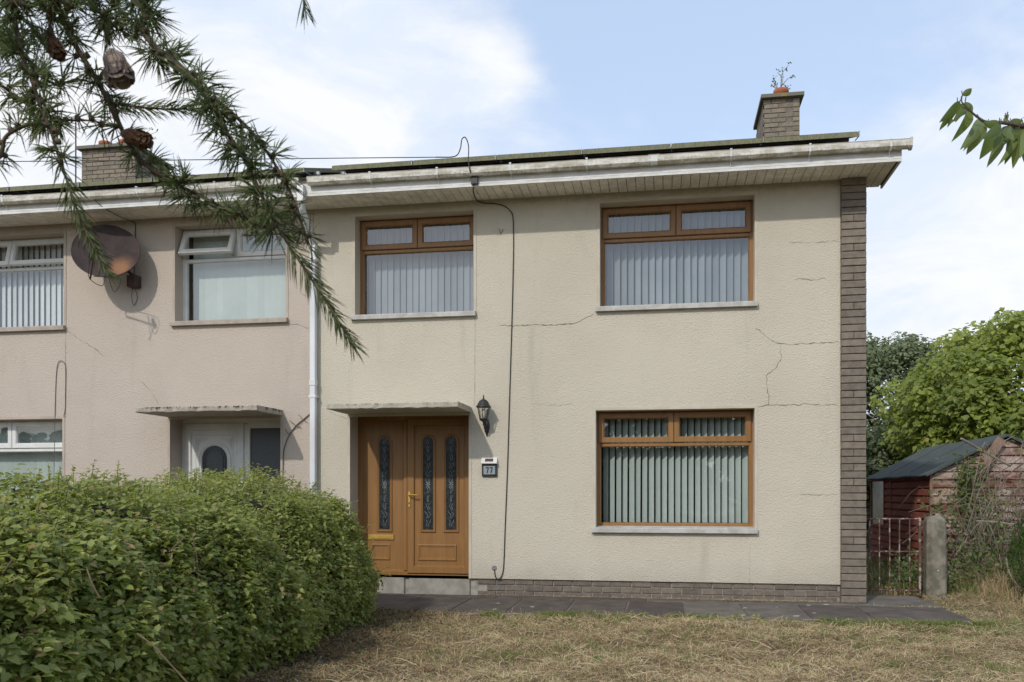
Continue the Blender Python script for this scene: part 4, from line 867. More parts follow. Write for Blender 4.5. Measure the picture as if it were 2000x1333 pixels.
# conifer at the right edge
def conifer():
    cpos = at(2075, 1100, .3); t = empty('conifer_shrub', (cpos.x, cpos.y, 0), 'bright green conifer shrub at the right edge beyond the brambles', 'shrub')
    rng = np.random.default_rng(9); n = 9000; z = rng.uniform(.02, 1.25, n); a = rng.uniform(0, 6.283, n); r = .56 * np.clip(1.02 - (z / 1.3) ** 3, .1, 1) * rng.uniform(.78, 1.05, n) * (1 + .1 * np.sin(a * 7 + z * 6)) * (.75 + .25 * np.clip(z / .4, 0, 1))
    P = np.stack([cpos.x + r * np.cos(a), cpos.y + r * np.sin(a), z + .04 * np.sin(a * 9)], -1); N = np.stack([np.cos(a), np.sin(a), rng.normal(0, .3, n)], -1) + rng.normal(0, .4, (n, 3))
    o = obj('foliage', leaves('foliage', P, N, rng.uniform(.03, .07, n), MCONI, .28, .05, None, -1.6, rng), t); o['kind'] = 'stuff'
    G().tube([(cpos.x, cpos.y, -.05), (cpos.x, cpos.y, 1.1)], [.05, .01], 6).obj('trunk', MBARK, t)
conifer()

# ------------------------------------------------------------------ shed
def shed():
    a = at(1819, 925, 3.3); x0 = a.x; x1 = x0 + 2.02; y0, y1 = 3.3, 7.1; ze, zr = 1.53, 2.07; xr = (x0 + x1) / 2
    t = empty('garden_shed', (x0, y0, 0), 'old red timber shed with a green felt roof beyond the gate', 'shed')
    G().box(x0 + .03, x1 - .03, y0 + .03, y1 - .03, .02, ze).loops([[(x0 + .04, y, ze), (x1 - .04, y, ze), (xr, y, zr - .03)] for y in (y0 + .04, y1 - .04)], cap=True).obj('frame', MDARK, t)
    n = 13; bh = ze / n; ln = y1 - y0
    wy0 = y1 - 1.05
    for i in range(n):
        z = .03 + i * bh; yb = wy0 if 5 <= i else y1
        m = G(); V = [(x0 - .012, z), (x0 + .004, z), (x0 + .012, z + bh - .004), (x0 + .002, z + bh - .004)]
        m.loops([[(px_ - .0, y, pz) for px_, pz in ((x0 - .024, z + .004), (x0 + .012, z), (x0 + .012, z + bh), (x0 + .004, z + bh - .008), (x0 - .016, z + bh * .72))] for y in (y0, yb)], cap=True); m.obj('board', MSHED, t)
    for i in range(n + 6):
        z = .03 + i * bh
        if z > zr - .1: break
        lo = x0 if z < ze else x0 + (z - ze) / (zr - ze) * (xr - x0); hi = x1 - (lo - x0)
        lo2 = x0 if z + bh < ze else x0 + (z + bh - ze) / (zr - ze) * (xr - x0); hi2 = x1 - (lo2 - x0)
        if lo2 > xr: continue
        G().add([(lo, y0 - .026, z + .004), (hi, y0 - .026, z + .004), (hi2, y0 - .003, z + bh - .01), (lo2, y0 - .003, z + bh - .01), (lo, y0 + .01, z), (hi, y0 + .01, z), (hi2, y0 + .01, z + bh), (lo2, y0 + .01, z + bh)], [(0, 1, 2, 3), (4, 7, 6, 5), (0, 4, 5, 1), (3, 2, 6, 7), (0, 3, 7, 4), (1, 5, 6, 2)]).obj('board', MSHEDF, t)
    G().box(x0 - .022, x0 + .02, y0 - .022, y0 + .02, 0, ze).obj('corner_trim', MOLDW, t)
    for yy in (y0 + 1.35 + .9, ): G().box(x0 - .03, x0 - .008, yy, yy + .07, .02, ze).obj('batten', MSHED, t)
    wn_ = G(); zz0, zz1 = .03 + 5 * bh, ze - .04
    wn_.box(x0 - .03, x0 + .0, wy0, wy0 + .05, zz0, zz1).box(x0 - .03, x0 + .0, y1 - .05, y1, zz0, zz1).box(x0 - .03, x0 + .0, wy0 + .05, y1 - .05, zz0, zz0 + .05).box(x0 - .03, x0, wy0 + .05, y1 - .05, zz1 - .04, zz1)
    wd = wn_.obj('window', MSHED, t); G().add([(x0 - .012, wy0 + .05, zz0 + .05), (x0 - .012, y1 - .05, zz0 + .05), (x0 - .012, y1 - .05, zz1 - .04), (x0 - .012, wy0 + .05, zz1 - .04)], [(0, 1, 2, 3)]).obj('pane', obscure('dusty_glass', (.13, .13, .10), (.22, .21, .16), 3, .2), wd)
    g = G(); sl_ = (zr - ze) / (xr - x0); ov = .09; prof = [(x0 - ov, ze - ov * sl_), (x0 - ov - .01, ze - ov * sl_ + .02), (x0 - ov, ze - ov * sl_ + .035), (xr, zr + .035), (x1 + ov, ze - ov * sl_ + .035), (x1 + ov, ze - ov * sl_), (xr, zr)]
    ys = np.linspace(y0 - .10, y1 + .1, 16); g.loops([[(px_, y, pz + .006 * math.sin(y * 5 + px_ * 3)) for px_, pz in prof] for y in ys], cap=True); rf = g.obj('roof', MFELT, t)
    g = G()
    for k in (1.25, 2.6): g.loops([[(x0 + (xr - x0) * f + dx, y, ze + (zr - ze) * f + .040) for dx in (-.012, 0, .012)] for f, y in [(kk / 8, y0 - .08 + k + .02 * kk) for kk in range(9)]], closed=False)
    g.obj('felt_lap', MBLK, rf)
    bt, bb = at(1957, 857, y0 - .13), at(1884, 962, y0 - .2); d = (bt - bb).normalized(); s = Vector((-d.z, 0, d.x)) * .065; o_ = Vector((0, .022, 0))
    bbd = G().add([bb + s, bb - s, bt - s, bt + s, bb + s + o_, bb - s + o_, bt - s + o_, bt + s + o_], [(0, 1, 2, 3), (4, 7, 6, 5), (0, 4, 5, 1), (1, 5, 6, 2), (2, 6, 7, 3), (3, 7, 4, 0)]).obj('bargeboard', MOLDW, t); bbd['label'] = 'loose weathered bargeboard hanging from the gable'
shed()

# ------------------------------------------------------------------ gate and post
def gate():
    y = .8; xa, xb = X(1698, y), X(1796, y); zt, zm, zb = at(1750, 1014, y).z, at(1750, 1078, y).z, .06
    t = empty('garden_gate', (xa, y, 0), 'low rusty iron bar gate between the brick corner and the concrete post', 'gate')
    x00 = X(1684, y)
    for i, z in enumerate((zt, zm, zb)):
        G().tube([(x00, y, z), (xb, y + .0, z + .004)], .0095, 6).obj('rail', MRUST, t)
    for k in range(6):
        xx = xa + (xb - xa) * k / 5; top = zt; G().tube([(xx, y - .01, zb - .04), (xx + random.gauss(0, .003), y - .012, zm), (xx, y - .01, top)], .0085 if k else .010, 6).obj('bar', MRUST, t)
    G().box(xb - .012, xb + .012, y - .02, y + .015, zb - .06, zt + .02).obj('stile', MRUST, t)
    p = at(1828, 1080, y); t2 = empty('gate_post', (p.x, y, 0), 'squat grey concrete gate post with a rounded top', 'post')
    w_ = .108; lp = []
    for (s, z) in ((1.05, -.05), (1.03, .3), (1, .82), (.98, .90), (.88, .94), (.6, .965), (.25, .972)):
        lp.append([(p.x + q[0] * w_ * s, y + .05 + q[1] * .11 * s, z + random.gauss(0, .003)) for q in ((-1, -.55), (-.55, -1), (.8, -1), (1, -.8), (1, .8), (.8, 1), (-.8, 1), (-1, .8))])
    G().loops(lp, cap=True).obj('shaft', MPOST, t2)
    q = at(1832, 1115, y - .06); G().lathe([(.001, 0), (.010, .001), (.006, .006)], (0, 0, 0), 8, Matrix.Translation(q) @ Matrix.Rotation(R(90), 4, 'X')).obj('white_spot', MWH, t2)
gate()

# ------------------------------------------------------------------ brambles
def brambles():
    rng = np.random.default_rng(17); c = at(1930, 1100, 1.6); t = empty('bramble_thicket', (c.x, c.y, 0), 'tangle of dead bramble stems and leaves in front of the shed gable', 'brambles')
    g = G(); gd = G(); P = []; N = []
    for i in range(300):
        s = Vector((3.95 + 2.45 * rng.random() ** .8, rng.uniform(1.3, 3.0), 0)); hgt = rng.uniform(.5, 2.0) * (1 if s.x > 4.3 else .7); ang = rng.uniform(0, 6.28); ln = rng.uniform(.4, 1.3)
        m = s + Vector((math.cos(ang) * ln * .4, math.sin(ang) * ln * .3, hgt)); e = s + Vector((math.cos(ang) * ln, math.sin(ang) * ln * .5, hgt * rng.uniform(.2, .9)))
        q = spline([s, s.lerp(m, .5) + Vector((rng.normal(0, .08), rng.normal(0, .08), 0)), m, e], 4); (g if rng.random() < .7 else gd).tube(q, rng.uniform(.002, .005), 4)
        if rng.random() < .22:
            for k in range(16):
                b_ = q[int(rng.integers(len(q)))]; P.append(b_ + Vector(rng.normal(0, .05, 3))); N.append(rng.normal(0, .5, 3) + np.array([0, -.4, .8]))
    for i in range(2300):      # leafy patches: below, beside the post, and round the shed corner
        k = rng.integers(5); cx, cy, cz, sx, sz = ((4.05, 1.6, .35, .25, .22), (4.0, 2.6, .95, .22, .28), (4.45, 2.4, .95, .3, .25), (4.30, 3.0, 1.40, .07, .2), (5.3, 1.5, .3, .6, .25))[k]
        P.append(Vector((rng.normal(cx, sx), rng.normal(cy, .2), abs(rng.normal(cz, sz)) + .02))); N.append(rng.normal(0, .5, 3) + np.array([0, -.4, .8]))
    a1 = at(1877, 857, 2.6); a2 = at(1935, 890, 2.9); g.tube(spline([a1, a1.lerp(a2, .5), a2, a2 + Vector((.3, .1, -.15))], 3), .016, 6)
    a1 = at(1905, 1018, 1.5); a2 = at(1980, 1025, 1.5); g.tube([a1, a1.lerp(a2, .5) + Vector((0, 0, .01)), a2], .013, 5)
    a1 = at(1965, 1090, .3); g.tube(spline([a1, at(1972, 1120, .3), at(1995, 1155, .25)], 3), .009, 5)
    for pts in ([(1888, 1090), (1897, 1050), (1905, 1010), (1902, 960), (1898, 930)], [(1885, 1040), (1875, 1010), (1868, 990)], [(1930, 1060), (1960, 1000), (1995, 950)], [(1900, 960), (1950, 940), (1999, 905)]):
        gd.tube(spline([at(*q, 1.45) for q in pts], 4), .009, 5)
    g.obj('dead_stems', pmat('dead_bramble', (.30, .26, .20), (.20, .165, .125), 9, .9), t)['kind'] = 'stuff'; gd.obj('brown_stems', pmat('brown_bramble', (.15, .11, .08), (.10, .075, .055), 9, .9), t)['kind'] = 'stuff'
    P = np.array([tuple(p) for p in P]); n = len(P); o = obj('foliage', leaves('foliage', P, np.array(N), rng.uniform(.04, .075, n), MBRAM, .62, .14, None, .3, rng), t); o['kind'] = 'stuff'
    # fallen pale board by the corner
    b0, b1 = at(1825, 985, 2.2), at(1848, 955, 2.2)
    o = G().tube([b0, b1], .02, 4).obj('broken_stick', pmat('pale_wood', (.42, .31, .2), (.33, .24, .15), 8, .9)); tag(o, 'pale broken stick in the leaves at the shed corner', 'stick')
brambles()

# ------------------------------------------------------------------ grass
def blades(name, P, ln, wd, tilt, tint, rng, mat=MGRASS, curl=.3):
    n = len(P); az = rng.uniform(0, 2 * np.pi, n); d = np.stack([np.cos(az) * np.cos(tilt), np.sin(az) * np.cos(tilt), np.sin(tilt)], -1)
    s = np.stack([-np.sin(az), np.cos(az), rng.normal(0, .35, n)], -1); s = unit(s) * wd[:, None] / 2
    m = P + d * ln[:, None] * .55; e = P + d * ln[:, None]; e[:, 2] -= ln * curl * np.cos(tilt) * rng.random(n); e[:, 2] = np.maximum(e[:, 2], P[:, 2] - .004); mid = m + np.array([0, 0, 1]) * (ln * .06)[:, None]
    V = np.stack([P - s, P + s, mid + s * .8, mid - s * .8, e], 1).reshape(-1, 3); b_ = np.arange(n)[:, None, None] * 5
    T = (b_ + np.array([(0, 1, 2), (0, 2, 3), (3, 2, 4)])[None]).reshape(-1, 3); return npmesh(name, V, T, mat, np.repeat(tint, 5))
def lawn():
    rng = np.random.default_rng(31); n = 190000
    x = rng.uniform(-3.4, 5.4, n); y = -1.43 - (rng.random(n) ** .9) * 4.6
    m2 = n * 6 // 10; nc = 5200; cx_ = rng.uniform(-3.4, 5.4, nc); cy_ = -1.46 - (rng.random(nc) ** .9) * 4.5; ci = rng.integers(0, nc, m2); x[:m2] = cx_[ci] + rng.normal(0, .032, m2); y[:m2] = np.minimum(cy_[ci] + rng.normal(0, .032, m2), -1.40)
    k = (x > hxf(y) - .25); x, y = x[k], y[k]
    nx = 30000; x2 = rng.uniform(3.0, 6.6, nx); y2 = rng.uniform(-1.5, 2.4, nx); kk = x2 > 3.02 + rng.normal(0, .03, nx); x2, y2 = x2[kk], y2[kk]
    x = np.concatenate([x, x2]); y = np.concatenate([y, y2]); n = len(x)
    z = hills(x, y) - .035 + rng.random(n) * .03 + .022 * np.clip(vnoise(x, y, 6, 61), -.6, 1.5)
    g = vnoise(x, y, 1.6, 1) * .6 + vnoise(x, y, 5, 2) * .45; edge = np.exp(-np.abs(y + 1.48) / .16) * (x > -1.9); right = np.clip(x - 2.6, 0, 2) * .22
    green = rng.random(n) < np.clip(.10 + .42 * np.clip(g - .15, 0, 2) + .8 * edge * np.clip(.6 + vnoise(x, y, 3.3, 9), 0, 1) + right * .3, 0, .9)
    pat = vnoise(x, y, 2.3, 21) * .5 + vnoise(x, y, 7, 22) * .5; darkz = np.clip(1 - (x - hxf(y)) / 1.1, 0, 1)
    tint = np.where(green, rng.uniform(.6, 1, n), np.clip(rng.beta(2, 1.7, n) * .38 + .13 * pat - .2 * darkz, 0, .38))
    tilt = np.where(green, rng.uniform(.5, 1.35, n), np.abs(rng.normal(.12, .28, n))); ln = np.where(green, rng.uniform(.025, .065, n), rng.uniform(.035, .11, n))
    ln *= 1 + .9 * (edge * green) * rng.random(n) + np.where(x > 3.5, .8 + .6 * (y > -.5), 0); tilt = np.where((x > 3.8) & (y > -.6), rng.uniform(.5, 1.4, n), tilt)
    ln = ln * np.where((x > 4.0) & (y > .2), 1.9, 1)
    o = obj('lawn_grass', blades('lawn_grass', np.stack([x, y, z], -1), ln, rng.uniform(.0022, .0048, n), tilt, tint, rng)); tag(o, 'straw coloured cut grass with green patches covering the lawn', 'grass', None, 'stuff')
    # upright green tufts along the path edge and here and there, and long dry stalks lying about
    m = 900; tx = np.concatenate([rng.uniform(-1.9, 3.1, 620), rng.uniform(-1.6, 4.5, 280)]); ty = np.concatenate([-1.48 - np.abs(rng.normal(0, .09, 620)), -1.6 - rng.random(280) * 2.6]); keep = (vnoise(tx, ty, 3.1, 55) > .05); tx, ty = tx[keep], ty[keep]
    q = rng.integers(0, len(tx), 30000); gx_ = tx[q] + rng.normal(0, .03, 30000); gy_ = ty[q] + rng.normal(0, .022, 30000); hl = rng.uniform(.3, 1, len(tx))
    o = obj('green_grass', blades('green_grass', np.stack([gx_, gy_, hills(gx_, gy_) - .03], -1), rng.uniform(.04, .10, 30000) * hl[q], rng.uniform(.0025, .0045, 30000), rng.uniform(.7, 1.45, 30000), np.clip(rng.uniform(.55, 1, len(tx))[q] + rng.normal(0, .08, 30000), .5, 1), rng, MGREEN)); tag(o, 'fresh green grass tufts along the front edge of the path', 'grass', None, 'stuff')
    m = 3500; gx_ = rng.uniform(-2.2, 5, m); gy_ = -1.5 - rng.random(m) * 4.2; kk = gx_ > hxf(gy_) + .2; gx_, gy_ = gx_[kk], gy_[kk]; m = len(gx_)
    o = obj('dry_stalks', blades('dry_stalks', np.stack([gx_, gy_, hills(gx_, gy_) - .005 + rng.random(m) * .02], -1), rng.uniform(.10, .26, m), rng.uniform(.003, .005, m), np.abs(rng.normal(0, .12, m)), rng.uniform(.25, .38, m), rng, MGRASS, .1)); tag(o, 'long pale dry stalks lying over the mown lawn', 'straw', None, 'stuff')
    # litter under the hedge
    n = 9000; y = rng.uniform(-6.6, -1.35, n); x = hxf(y) + np.abs(rng.normal(0, .45, n)) - .25; P = np.stack([x, y, hills(x, y) - .02 + rng.random(n) * .03], -1)
    o = obj('leaf_litter', leaves('leaf_litter', P, rng.normal(0, .5, (n, 3)) + np.array([0, 0, 1.]), rng.uniform(.015, .035, n), leafm('litter_leaf', (.06, .045, .03), (.15, .12, .065), (.10, .15, .05), .1), .55, .15, None, 0, rng)); tag(o, 'brown leaf litter and clippings along the foot of the hedge', 'leaf litter', None, 'stuff')
    # straw and moss in the path joints
    n = 2600; x = np.concatenate([rng.normal(.95, .5, n // 2), rng.uniform(-2.3, 3.2, n // 2)]); y = np.where(np.arange(n) < n // 2, rng.normal(-.03, .035, n), -.33 + rng.normal(0, .025, n)); y = np.where((x > 2.25) | (np.arange(n) < n // 2), y, -.02 + rng.normal(0, .02, n)); k = (y < .015) | (x > 2.26); x, y = x[k], y[k]; n = len(x)
    o = obj('path_straw', blades('path_straw', np.stack([x, y, np.full(n, .003)], -1), rng.uniform(.02, .06, n), np.full(n, .003), np.abs(rng.normal(0, .3, n)), np.clip(rng.beta(2, 2, n) * .5 + .25 * (x > 2.25), 0, .7), rng)); tag(o, 'wisps of straw caught in the path joints at the wall foot', 'straw', None, 'stuff')
lawn()
# garden behind the gate: rough grass and creeping leaves
rng = np.random.default_rng(41); n = 16000; x = rng.uniform(2.3, 6, n); y = rng.uniform(.9, 8, n)
o = obj('back_garden_grass', blades('back_garden_grass', np.stack([x, y, np.full(n, -.03)], -1), rng.uniform(.08, .22, n), rng.uniform(.004, .008, n), rng.uniform(.5, 1.4, n), np.where(rng.random(n) < .6, rng.uniform(.6, 1, n), rng.uniform(.05, .38, n)), rng)); tag(o, 'rough grass in the side garden beyond the iron gate', 'grass', None, 'stuff')
n = 1500; P = np.stack([rng.normal(3.25, .22, n), rng.uniform(.9, 2.2, n), np.abs(rng.normal(.12, .16, n))], -1)
o = obj('creeping_weeds', leaves('creeping_weeds', P, rng.normal(0, .5, (n, 3)) + np.array([0, -.3, .8]), rng.uniform(.035, .07, n), MBRAM, .62, .14, None, .2, rng)); tag(o, 'low leafy weeds growing through the foot of the gate', 'weeds', None, 'stuff')

# ------------------------------------------------------------------ larch hanging into the top left
def larch():
    rng = np.random.default_rng(77); tr = cam(-2600, 1000, 1.25); tr = Vector((-5.6, -11.6, 0))
    t = empty('larch_tree', tuple(tr), 'larch with drooping needled branches and cones hanging in the top left corner', 'tree')
    G().tube(spline([tr + Vector((0, 0, -.1)), tr + Vector((.05, .0, 2.5)), tr + Vector((0, .1, 4)), tr + Vector((0, 0, 5))], 5), [.17 - .009 * i for i in range(16)], 10).obj('trunk', MBARK, t, True)
    hub = cam(-330, -330, 1.25)
    G().tube(spline([tr + Vector((0, 0, 2.9)), tr.lerp(hub, .5) + Vector((0, 0, 1.6)), hub], 5), [.04 - .0022 * i for i in range(11)], 8).obj('limb', MBARK, t, True)
    V = []; TI = []
    def needle(p, d, ln, r, tint):
        d = d.normalized(); a = d.cross(Vector((.3, .5, .81))).normalized(); b_ = d.cross(a); n0 = len(V)
        bend = Vector((0, 0, -.08 * ln)); m = p + d * ln * .55; e = p + d * ln + bend
        for k in range(3): V.append(p + (a * math.cos(k * 2.094) + b_ * math.sin(k * 2.094)) * r * .6)
        for k in range(3): V.append(m + (a * math.cos(k * 2.094) + b_ * math.sin(k * 2.094)) * r)
        V.append(e); TI.extend([tint] * 7)
    def tuft(p, axis, n, ln, ti, open_=1.0):
        axis = axis.normalized()
        for k in range(n):
            d = axis * rng.uniform(.0, 1.0) + Vector(rng.normal(0, .62 * open_, 3)); needle(p, d, ln * rng.uniform(.75, 1.2), .00085, float(np.clip(ti + rng.normal(0, .14), 0, .93)))
    cones = []
    def branch(px_, r0, r1, spur, shoot_from=1.1, ti=.4, n=26, ln=.030, extend=True):
        pts = [cam(*q) for q in px_]
        if extend: pts = [hub.lerp(pts[0], .35) + Vector(rng.normal(0, .02, 3))] + pts
        sp = spline(pts, 7); L_ = len(sp); rad = [r0 + (r1 - r0) * i / (L_ - 1) for i in range(L_)]
        g = G().tube(sp, rad, 6); acc = 0
        for i in range(1, L_):
            a, c = sp[i - 1], sp[i]; seg = (c - a).length; dirn = (c - a).normalized(); acc += seg; f = i / L_
            if f > shoot_from:
                k = int(seg / .001)
                for j in range(k):
                    rad_d = Vector(rng.normal(0, 1, 3)); rad_d -= dirn * rad_d.dot(dirn); rad_d.normalize()
                    needle(a.lerp(c, rng.random()), dirn * rng.uniform(.8, 1.5) + rad_d * .7, ln * rng.uniform(.75, 1.1) * (1.25 - .55 * (f - shoot_from) / (1.0001 - shoot_from)),   .00085, float(np.clip(ti + .1 + rng.normal(0, .12), 0, .93)))
            else:
                while acc > spur:
                    acc -= spur * rng.uniform(.7, 1.3); rad_d = Vector(rng.normal(0, 1, 3)); rad_d -= dirn * rad_d.dot(dirn); rad_d.normalize()
                    p = c + rad_d * (rad[i] + .003); g.tube([c, p + rad_d * .002], [.0032, .0036], 6)
                    if rng.random() < .93: tuft(p, rad_d * .8 + dirn * rng.uniform(-.1, .6), int(n * rng.uniform(.6, 1.15)), ln * rng.uniform(.9, 1.2), ti + rng.normal(0, .08))
        g.obj('branch', MTWIG, t, True)
        return sp
    b1 = [(238, -25, 1.06), (280, 66, 1.05), (336, 119, 1.04), (371, 150, 1.03), (413, 200, 1.02), (434, 245, 1.02), (469, 297, 1.02), (490, 336, 1.02), (525, 410, 1.02), (546, 450, 1.02), (572, 490, 1.02), (612, 552, 1.02), (655, 618, 1.02), (694, 680, 1.02)]
    b2 = [(98, -25, 1.12), (122, 35, 1.12), (147, 88, 1.12), (185, 150, 1.12), (213, 200, 1.12), (231, 238, 1.13), (259, 294, 1.13), (297, 332, 1.13), (336, 357, 1.14), (388, 381, 1.14), (448, 413, 1.15), (490, 434, 1.15), (530, 452, 1.16)]
    b3 = [(10, -25, 1.0), (25, 20, 1.0), (42, 105, 1.0), (60, 150, 1.0), (77, 203, 1.0), (98, 252, 1.0), (112, 297, 1.0), (130, 350, 1.0), (150, 410, 1.0), (175, 466, 1.0), (212, 536, 1.0)]
    branch(b1, .0036, .0012, .0085, .74, .35, 26, .033); branch(b2, .0046, .0016, .010, 1.1, .45, 24, .031)
    branch(b3, .0034, .001, .009, .68, .42, 24, .030)
    branch([(423, 196, 1.04), (465, 232, 1.05), (504, 273, 1.06), (546, 336, 1.06), (574, 392, 1.06), (595, 455, 1.06), (610, 490, 1.06)], .0025, .001, .013, .93, .42, 22, .027, False)
    branch([(217, 200, 1.12), (262, 208, 1.10), (315, 213, 1.09), (365, 214, 1.08), (412, 219, 1.08)], .0018, .0008, .02, .05, .5, 18, .028, False)
    branch([(-30, 330, 1.05), (0, 304, 1.05), (10, 270, 1.05), (35, 252, 1.05), (72, 240, 1.05)], .0035, .0015, .013, 1.1, .75, 20, .026, False)
    branch([(190, -25, 1.1), (198, 30, 1.1), (205, 62, 1.1), (214, 88, 1.1)], .0028, .0018, .012, 1.1, .3, 20, .032)
    branch([(95, -25, 1.04), (95, 30, 1.04), (100, 68, 1.04)], .003, .002, .012, 1.1, .4, 20, .028)
    branch([(588, -45, 1.05), (592, -10, 1.05), (597, 22, 1.05)], .0016, .0008, .02, .45, .3, 16, .030, False)
    branch([(-60, 20, 1.15), (10, 75, 1.15), (70, 130, 1.15), (118, 165, 1.15)], .003, .0012, .011, 1.1, .55, 24, .03, False)
    branch([(-60, 120, 1.18), (0, 165, 1.18), (55, 205, 1.18), (120, 235, 1.18)], .003, .0012, .010, 1.1, .65, 24, .03, False)
    branch([(-60, 60, 1.2), (20, 90, 1.2), (60, 60, 1.2), (100, 110, 1.2)], .003, .0012, .012, 1.1, .5, 24, .03, False)
    branch([(98, 232, 1.02), (135, 235, 1.03), (175, 236, 1.04), (200, 240, 1.05)], .0015, .0008, .014, 1.1, .4, 18, .027, False)
    branch([(150, -30, 1.2), (190, 20, 1.2), (220, 50, 1.2), (262, 75, 1.2)], .0025, .0012, .012, 1.1, .3, 22, .032, False)
    branch([(335, 357, 1.14), (360, 350, 1.14), (372, 338, 1.14)], .0015, .001, .011, 1.1, .45, 20, .024, False)
    Vn = np.array([tuple(v) for v in V]); n = len(Vn) // 7; b_ = np.arange(n)[:, None, None] * 7
    T = (b_ + np.array([(0, 1, 4), (0, 4, 3), (1, 2, 5), (1, 5, 4), (2, 0, 3), (2, 3, 5), (3, 4, 6), (4, 5, 6), (5, 3, 6)])[None]).reshape(-1, 3)
    o = obj('needles', npmesh('needles', Vn, T, MNEED, np.array(TI)), t); o['kind'] = 'stuff'
    # cones
    def cone(c, axis, L_, R_, mat, lab, seed):
        r = random.Random(seed); ax = axis.normalized(); q = ax.to_track_quat('Z', 'Y').to_matrix().to_4x4(); core = G().lathe([(.2 * R_, -.5 * L_), (.62 * R_, -.25 * L_), (.7 * R_, .05 * L_), (.5 * R_, .35 * L_), (.1 * R_, .5 * L_)], (0, 0, 0), 10, Matrix.Translation(c) @ q)
        cn = core.obj('cone', mat, t, True); cn['label'] = lab
        nn = 7; g = G(); lp = []
        for (f, wv) in ((0, .25), (.35, .8), (.7, 1.0), (.92, .75), (1.0, .3)):
            lp.append([(wv * .5 * math.sin(k * math.pi / 6 - math.pi / 2), f, .16 * math.cos(k * math.pi / 6 - math.pi / 2) * wv * .6 + .1 * f * f) for k in range(7)])
        g.loops(lp, closed=False); off = len(g.v); g.loops([[(a, b2, c2 - .05) for a, b2, c2 in l] for l in lp], closed=False)
        sm = g.mesh('scale', mat, True); k = 0
        for row, (zz, rr, s) in enumerate(((-.42, .42, .55), (-.25, .62, .8), (-.05, .74, .95), (.15, .66, .95), (.33, .42, .8))):
            m = (5, 6, 7, 6, 4)[row]
            for j in range(m):
                a = 6.283 * (j + .5 * (row % 2)) / m + r.uniform(-.1, .1); sz = R_ * 1.05 * s
                loc = Matrix.Translation(c) @ q @ Matrix.Rotation(a, 4, 'Z') @ Matrix.Translation((0, rr * R_ * .72, zz * L_)) @ Matrix.Rotation(R(84 - 14 * row / 4 + r.uniform(-6, 6)), 4, 'X') @ Matrix.Scale(sz, 4)
                ob = bpy.data.objects.new('scale', sm); ob.matrix_world = loc; sc.collection.objects.link(ob); ob.parent = cn; k += 1
    cone(cam(226, 124, 1.1), Vector((.3, .1, -1)), .034, .021, MCONE, 'grey brown cone hanging clear against the cloud', 1)
    cone(cam(262, 268, 1.12), Vector((1, .2, -.35)), .034, .014, MCONEB, 'russet cone on the middle branch', 2)
    cone(cam(104, 86, 1.05), Vector((.45, .2, -1)), .032, .011, MCONEB, 'narrow cone among the needles at the far left', 3)
larch()

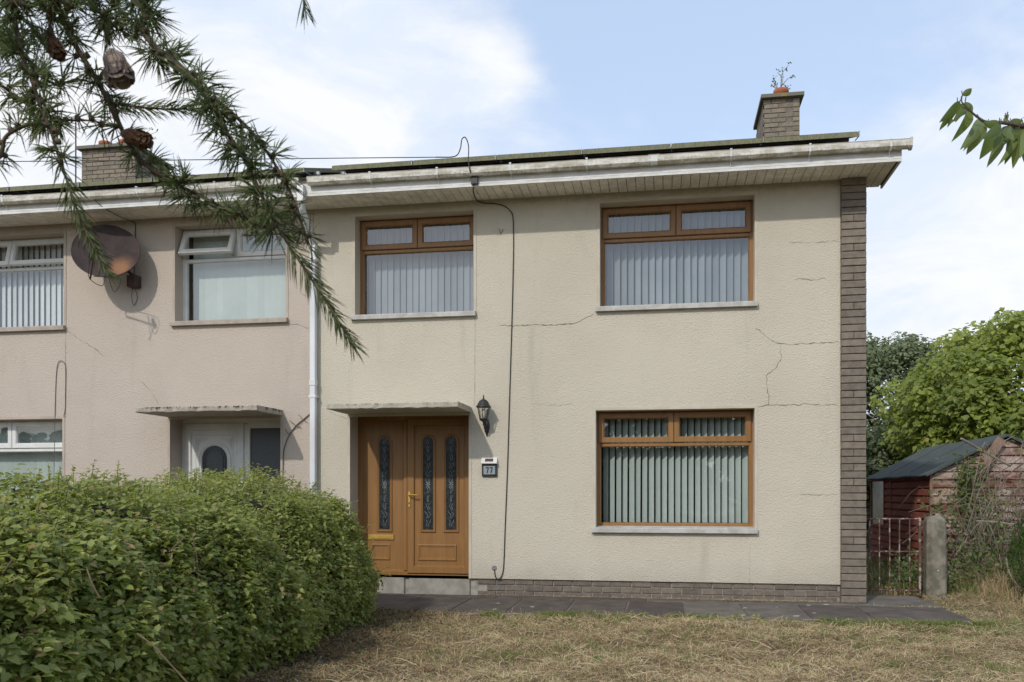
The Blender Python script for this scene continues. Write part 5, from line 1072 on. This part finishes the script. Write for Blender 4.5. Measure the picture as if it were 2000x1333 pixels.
# ------------------------------------------------------------------ broadleaf branch hanging in from the right
def right_branch():
    rng = np.random.default_rng(8); tr = Vector((3.6, -9.3, 0)); t = empty('overhanging_tree', tuple(tr), 'tree whose branch of long drooping leaves hangs in at the upper right edge', 'tree')
    D = 2.3; P = lambda u, v, d=D: cam(u, v, d)
    G().tube(spline([tr + Vector((0, 0, -.1)), tr + Vector((-.05, 0, 1.4)), tr + Vector((.02, .05, 3.2))], 5), [.07 - .004 * i for i in range(11)], 9).obj('trunk', MBARK, t, True)
    G().tube(spline([tr + Vector((0, .03, 2.1)), P(2180, 215), P(2030, 246), P(1960, 240), P(1928, 239), P(1912, 231), P(1896, 218), P(1878, 199)], 5), [.0075 - .00017 * i for i in range(36)], 7).obj('branch', MBARK, t, True)
    def leaf(u0, v0, u1, v1, wpx, bend, under=0, d=D):
        a, e = P(u0, v0, d + rng.normal(0, .04)), P(u1, v1, d + rng.normal(0, .06)); ax = e - a; L_ = ax.length; fwv = (a - Vector((0, CY, CZ))).normalized(); side = ax.cross(fwv).normalized(); nrm = side.cross(ax).normalized()
        side = (side * math.cos(.5 * under) + nrm * math.sin(.5 * under)); V = []; Fc = []; n = 9; ww = wpx / F * D / 2
        for i in range(n + 1):
            f = i / n; wv = ww * (math.sin(math.pi * f ** .8) ** .8 if 0 < f < 1 else .02); c = a.lerp(e, f) + side * bend * L_ * math.sin(math.pi * f) + Vector((0, 0, .10 * L_ * math.sin(math.pi * f)))
            for s, dz in ((-1, .25), (-.5, .08), (0, -.05), (.5, .08), (1, .25)): V.append(c + side * wv * s + nrm * wv * dz)
        for i in range(n):
            for k in range(4): Fc.append((i * 5 + k, i * 5 + k + 1, (i + 1) * 5 + k + 1, (i + 1) * 5 + k))
        me = mesh('leaf', V, Fc, MCHER, True); at_ = me.attributes.new('tint', 'FLOAT', 'POINT'); at_.data.foreach_set('value', [float(rng.uniform(.1, .8))] * len(V)); obj('leaf', me, t)
        return a
    L_ = [(1880, 187, 1898, 173, 13, -.15), (1875, 198, 1834, 240, 17, .12), (1870, 200, 1834, 256, 14, .1), (1868, 212, 1835, 252, 13, .05), (1879, 203, 1860, 240, 12, .1), (1885, 199, 1890, 240, 16, .1), (1894, 218, 1866, 240, 15, -.15), (1893, 218, 1858, 278, 18, .1), (1864, 237, 1850, 250, 9, 0),
          (1914, 232, 1875, 293, 24, .1), (1922, 241, 1881, 296, 16, .05), (1926, 243, 1887, 303, 22, .05), (1952, 240, 1920, 240, 16, .2), (1955, 242, 1918, 272, 20, .15), (1940, 255, 1913, 312, 30, .1), (1955, 250, 1940, 300, 18, .05), (1952, 262, 1927, 328, 20, .08), (1966, 230, 1962, 240, 8, 0), (1966, 228, 1966, 243, 9, 0),
          (1972, 238, 1998, 236, 16, -.2), (1975, 240, 1950, 292, 20, .1), (1980, 246, 1962, 322, 24, .08), (1985, 250, 1948, 325, 14, .12), (1990, 255, 1978, 330, 22, .05), (1998, 240, 1978, 275, 20, .1), (2004, 245, 1992, 310, 24, .05), (2010, 250, 2000, 318, 22, .0), (1970, 245, 1982, 276, 16, -.1), (2006, 238, 2030, 262, 22, 0), (2020, 255, 2035, 330, 24, 0), (2035, 262, 2060, 330, 24, 0), (1992, 262, 2004, 292, 18, .1)]
    g = G()
    for q in L_:
        a = leaf(*q); g.tube([a, a + Vector((rng.normal(0, .006), 0, .012))], .0015, 4)
    g.tube([P(1878, 199), P(1878, 190), P(1881, 184)], .002, 4); g.obj('leaf_stalks', MBARK, t)['kind'] = 'stuff'
right_branch()
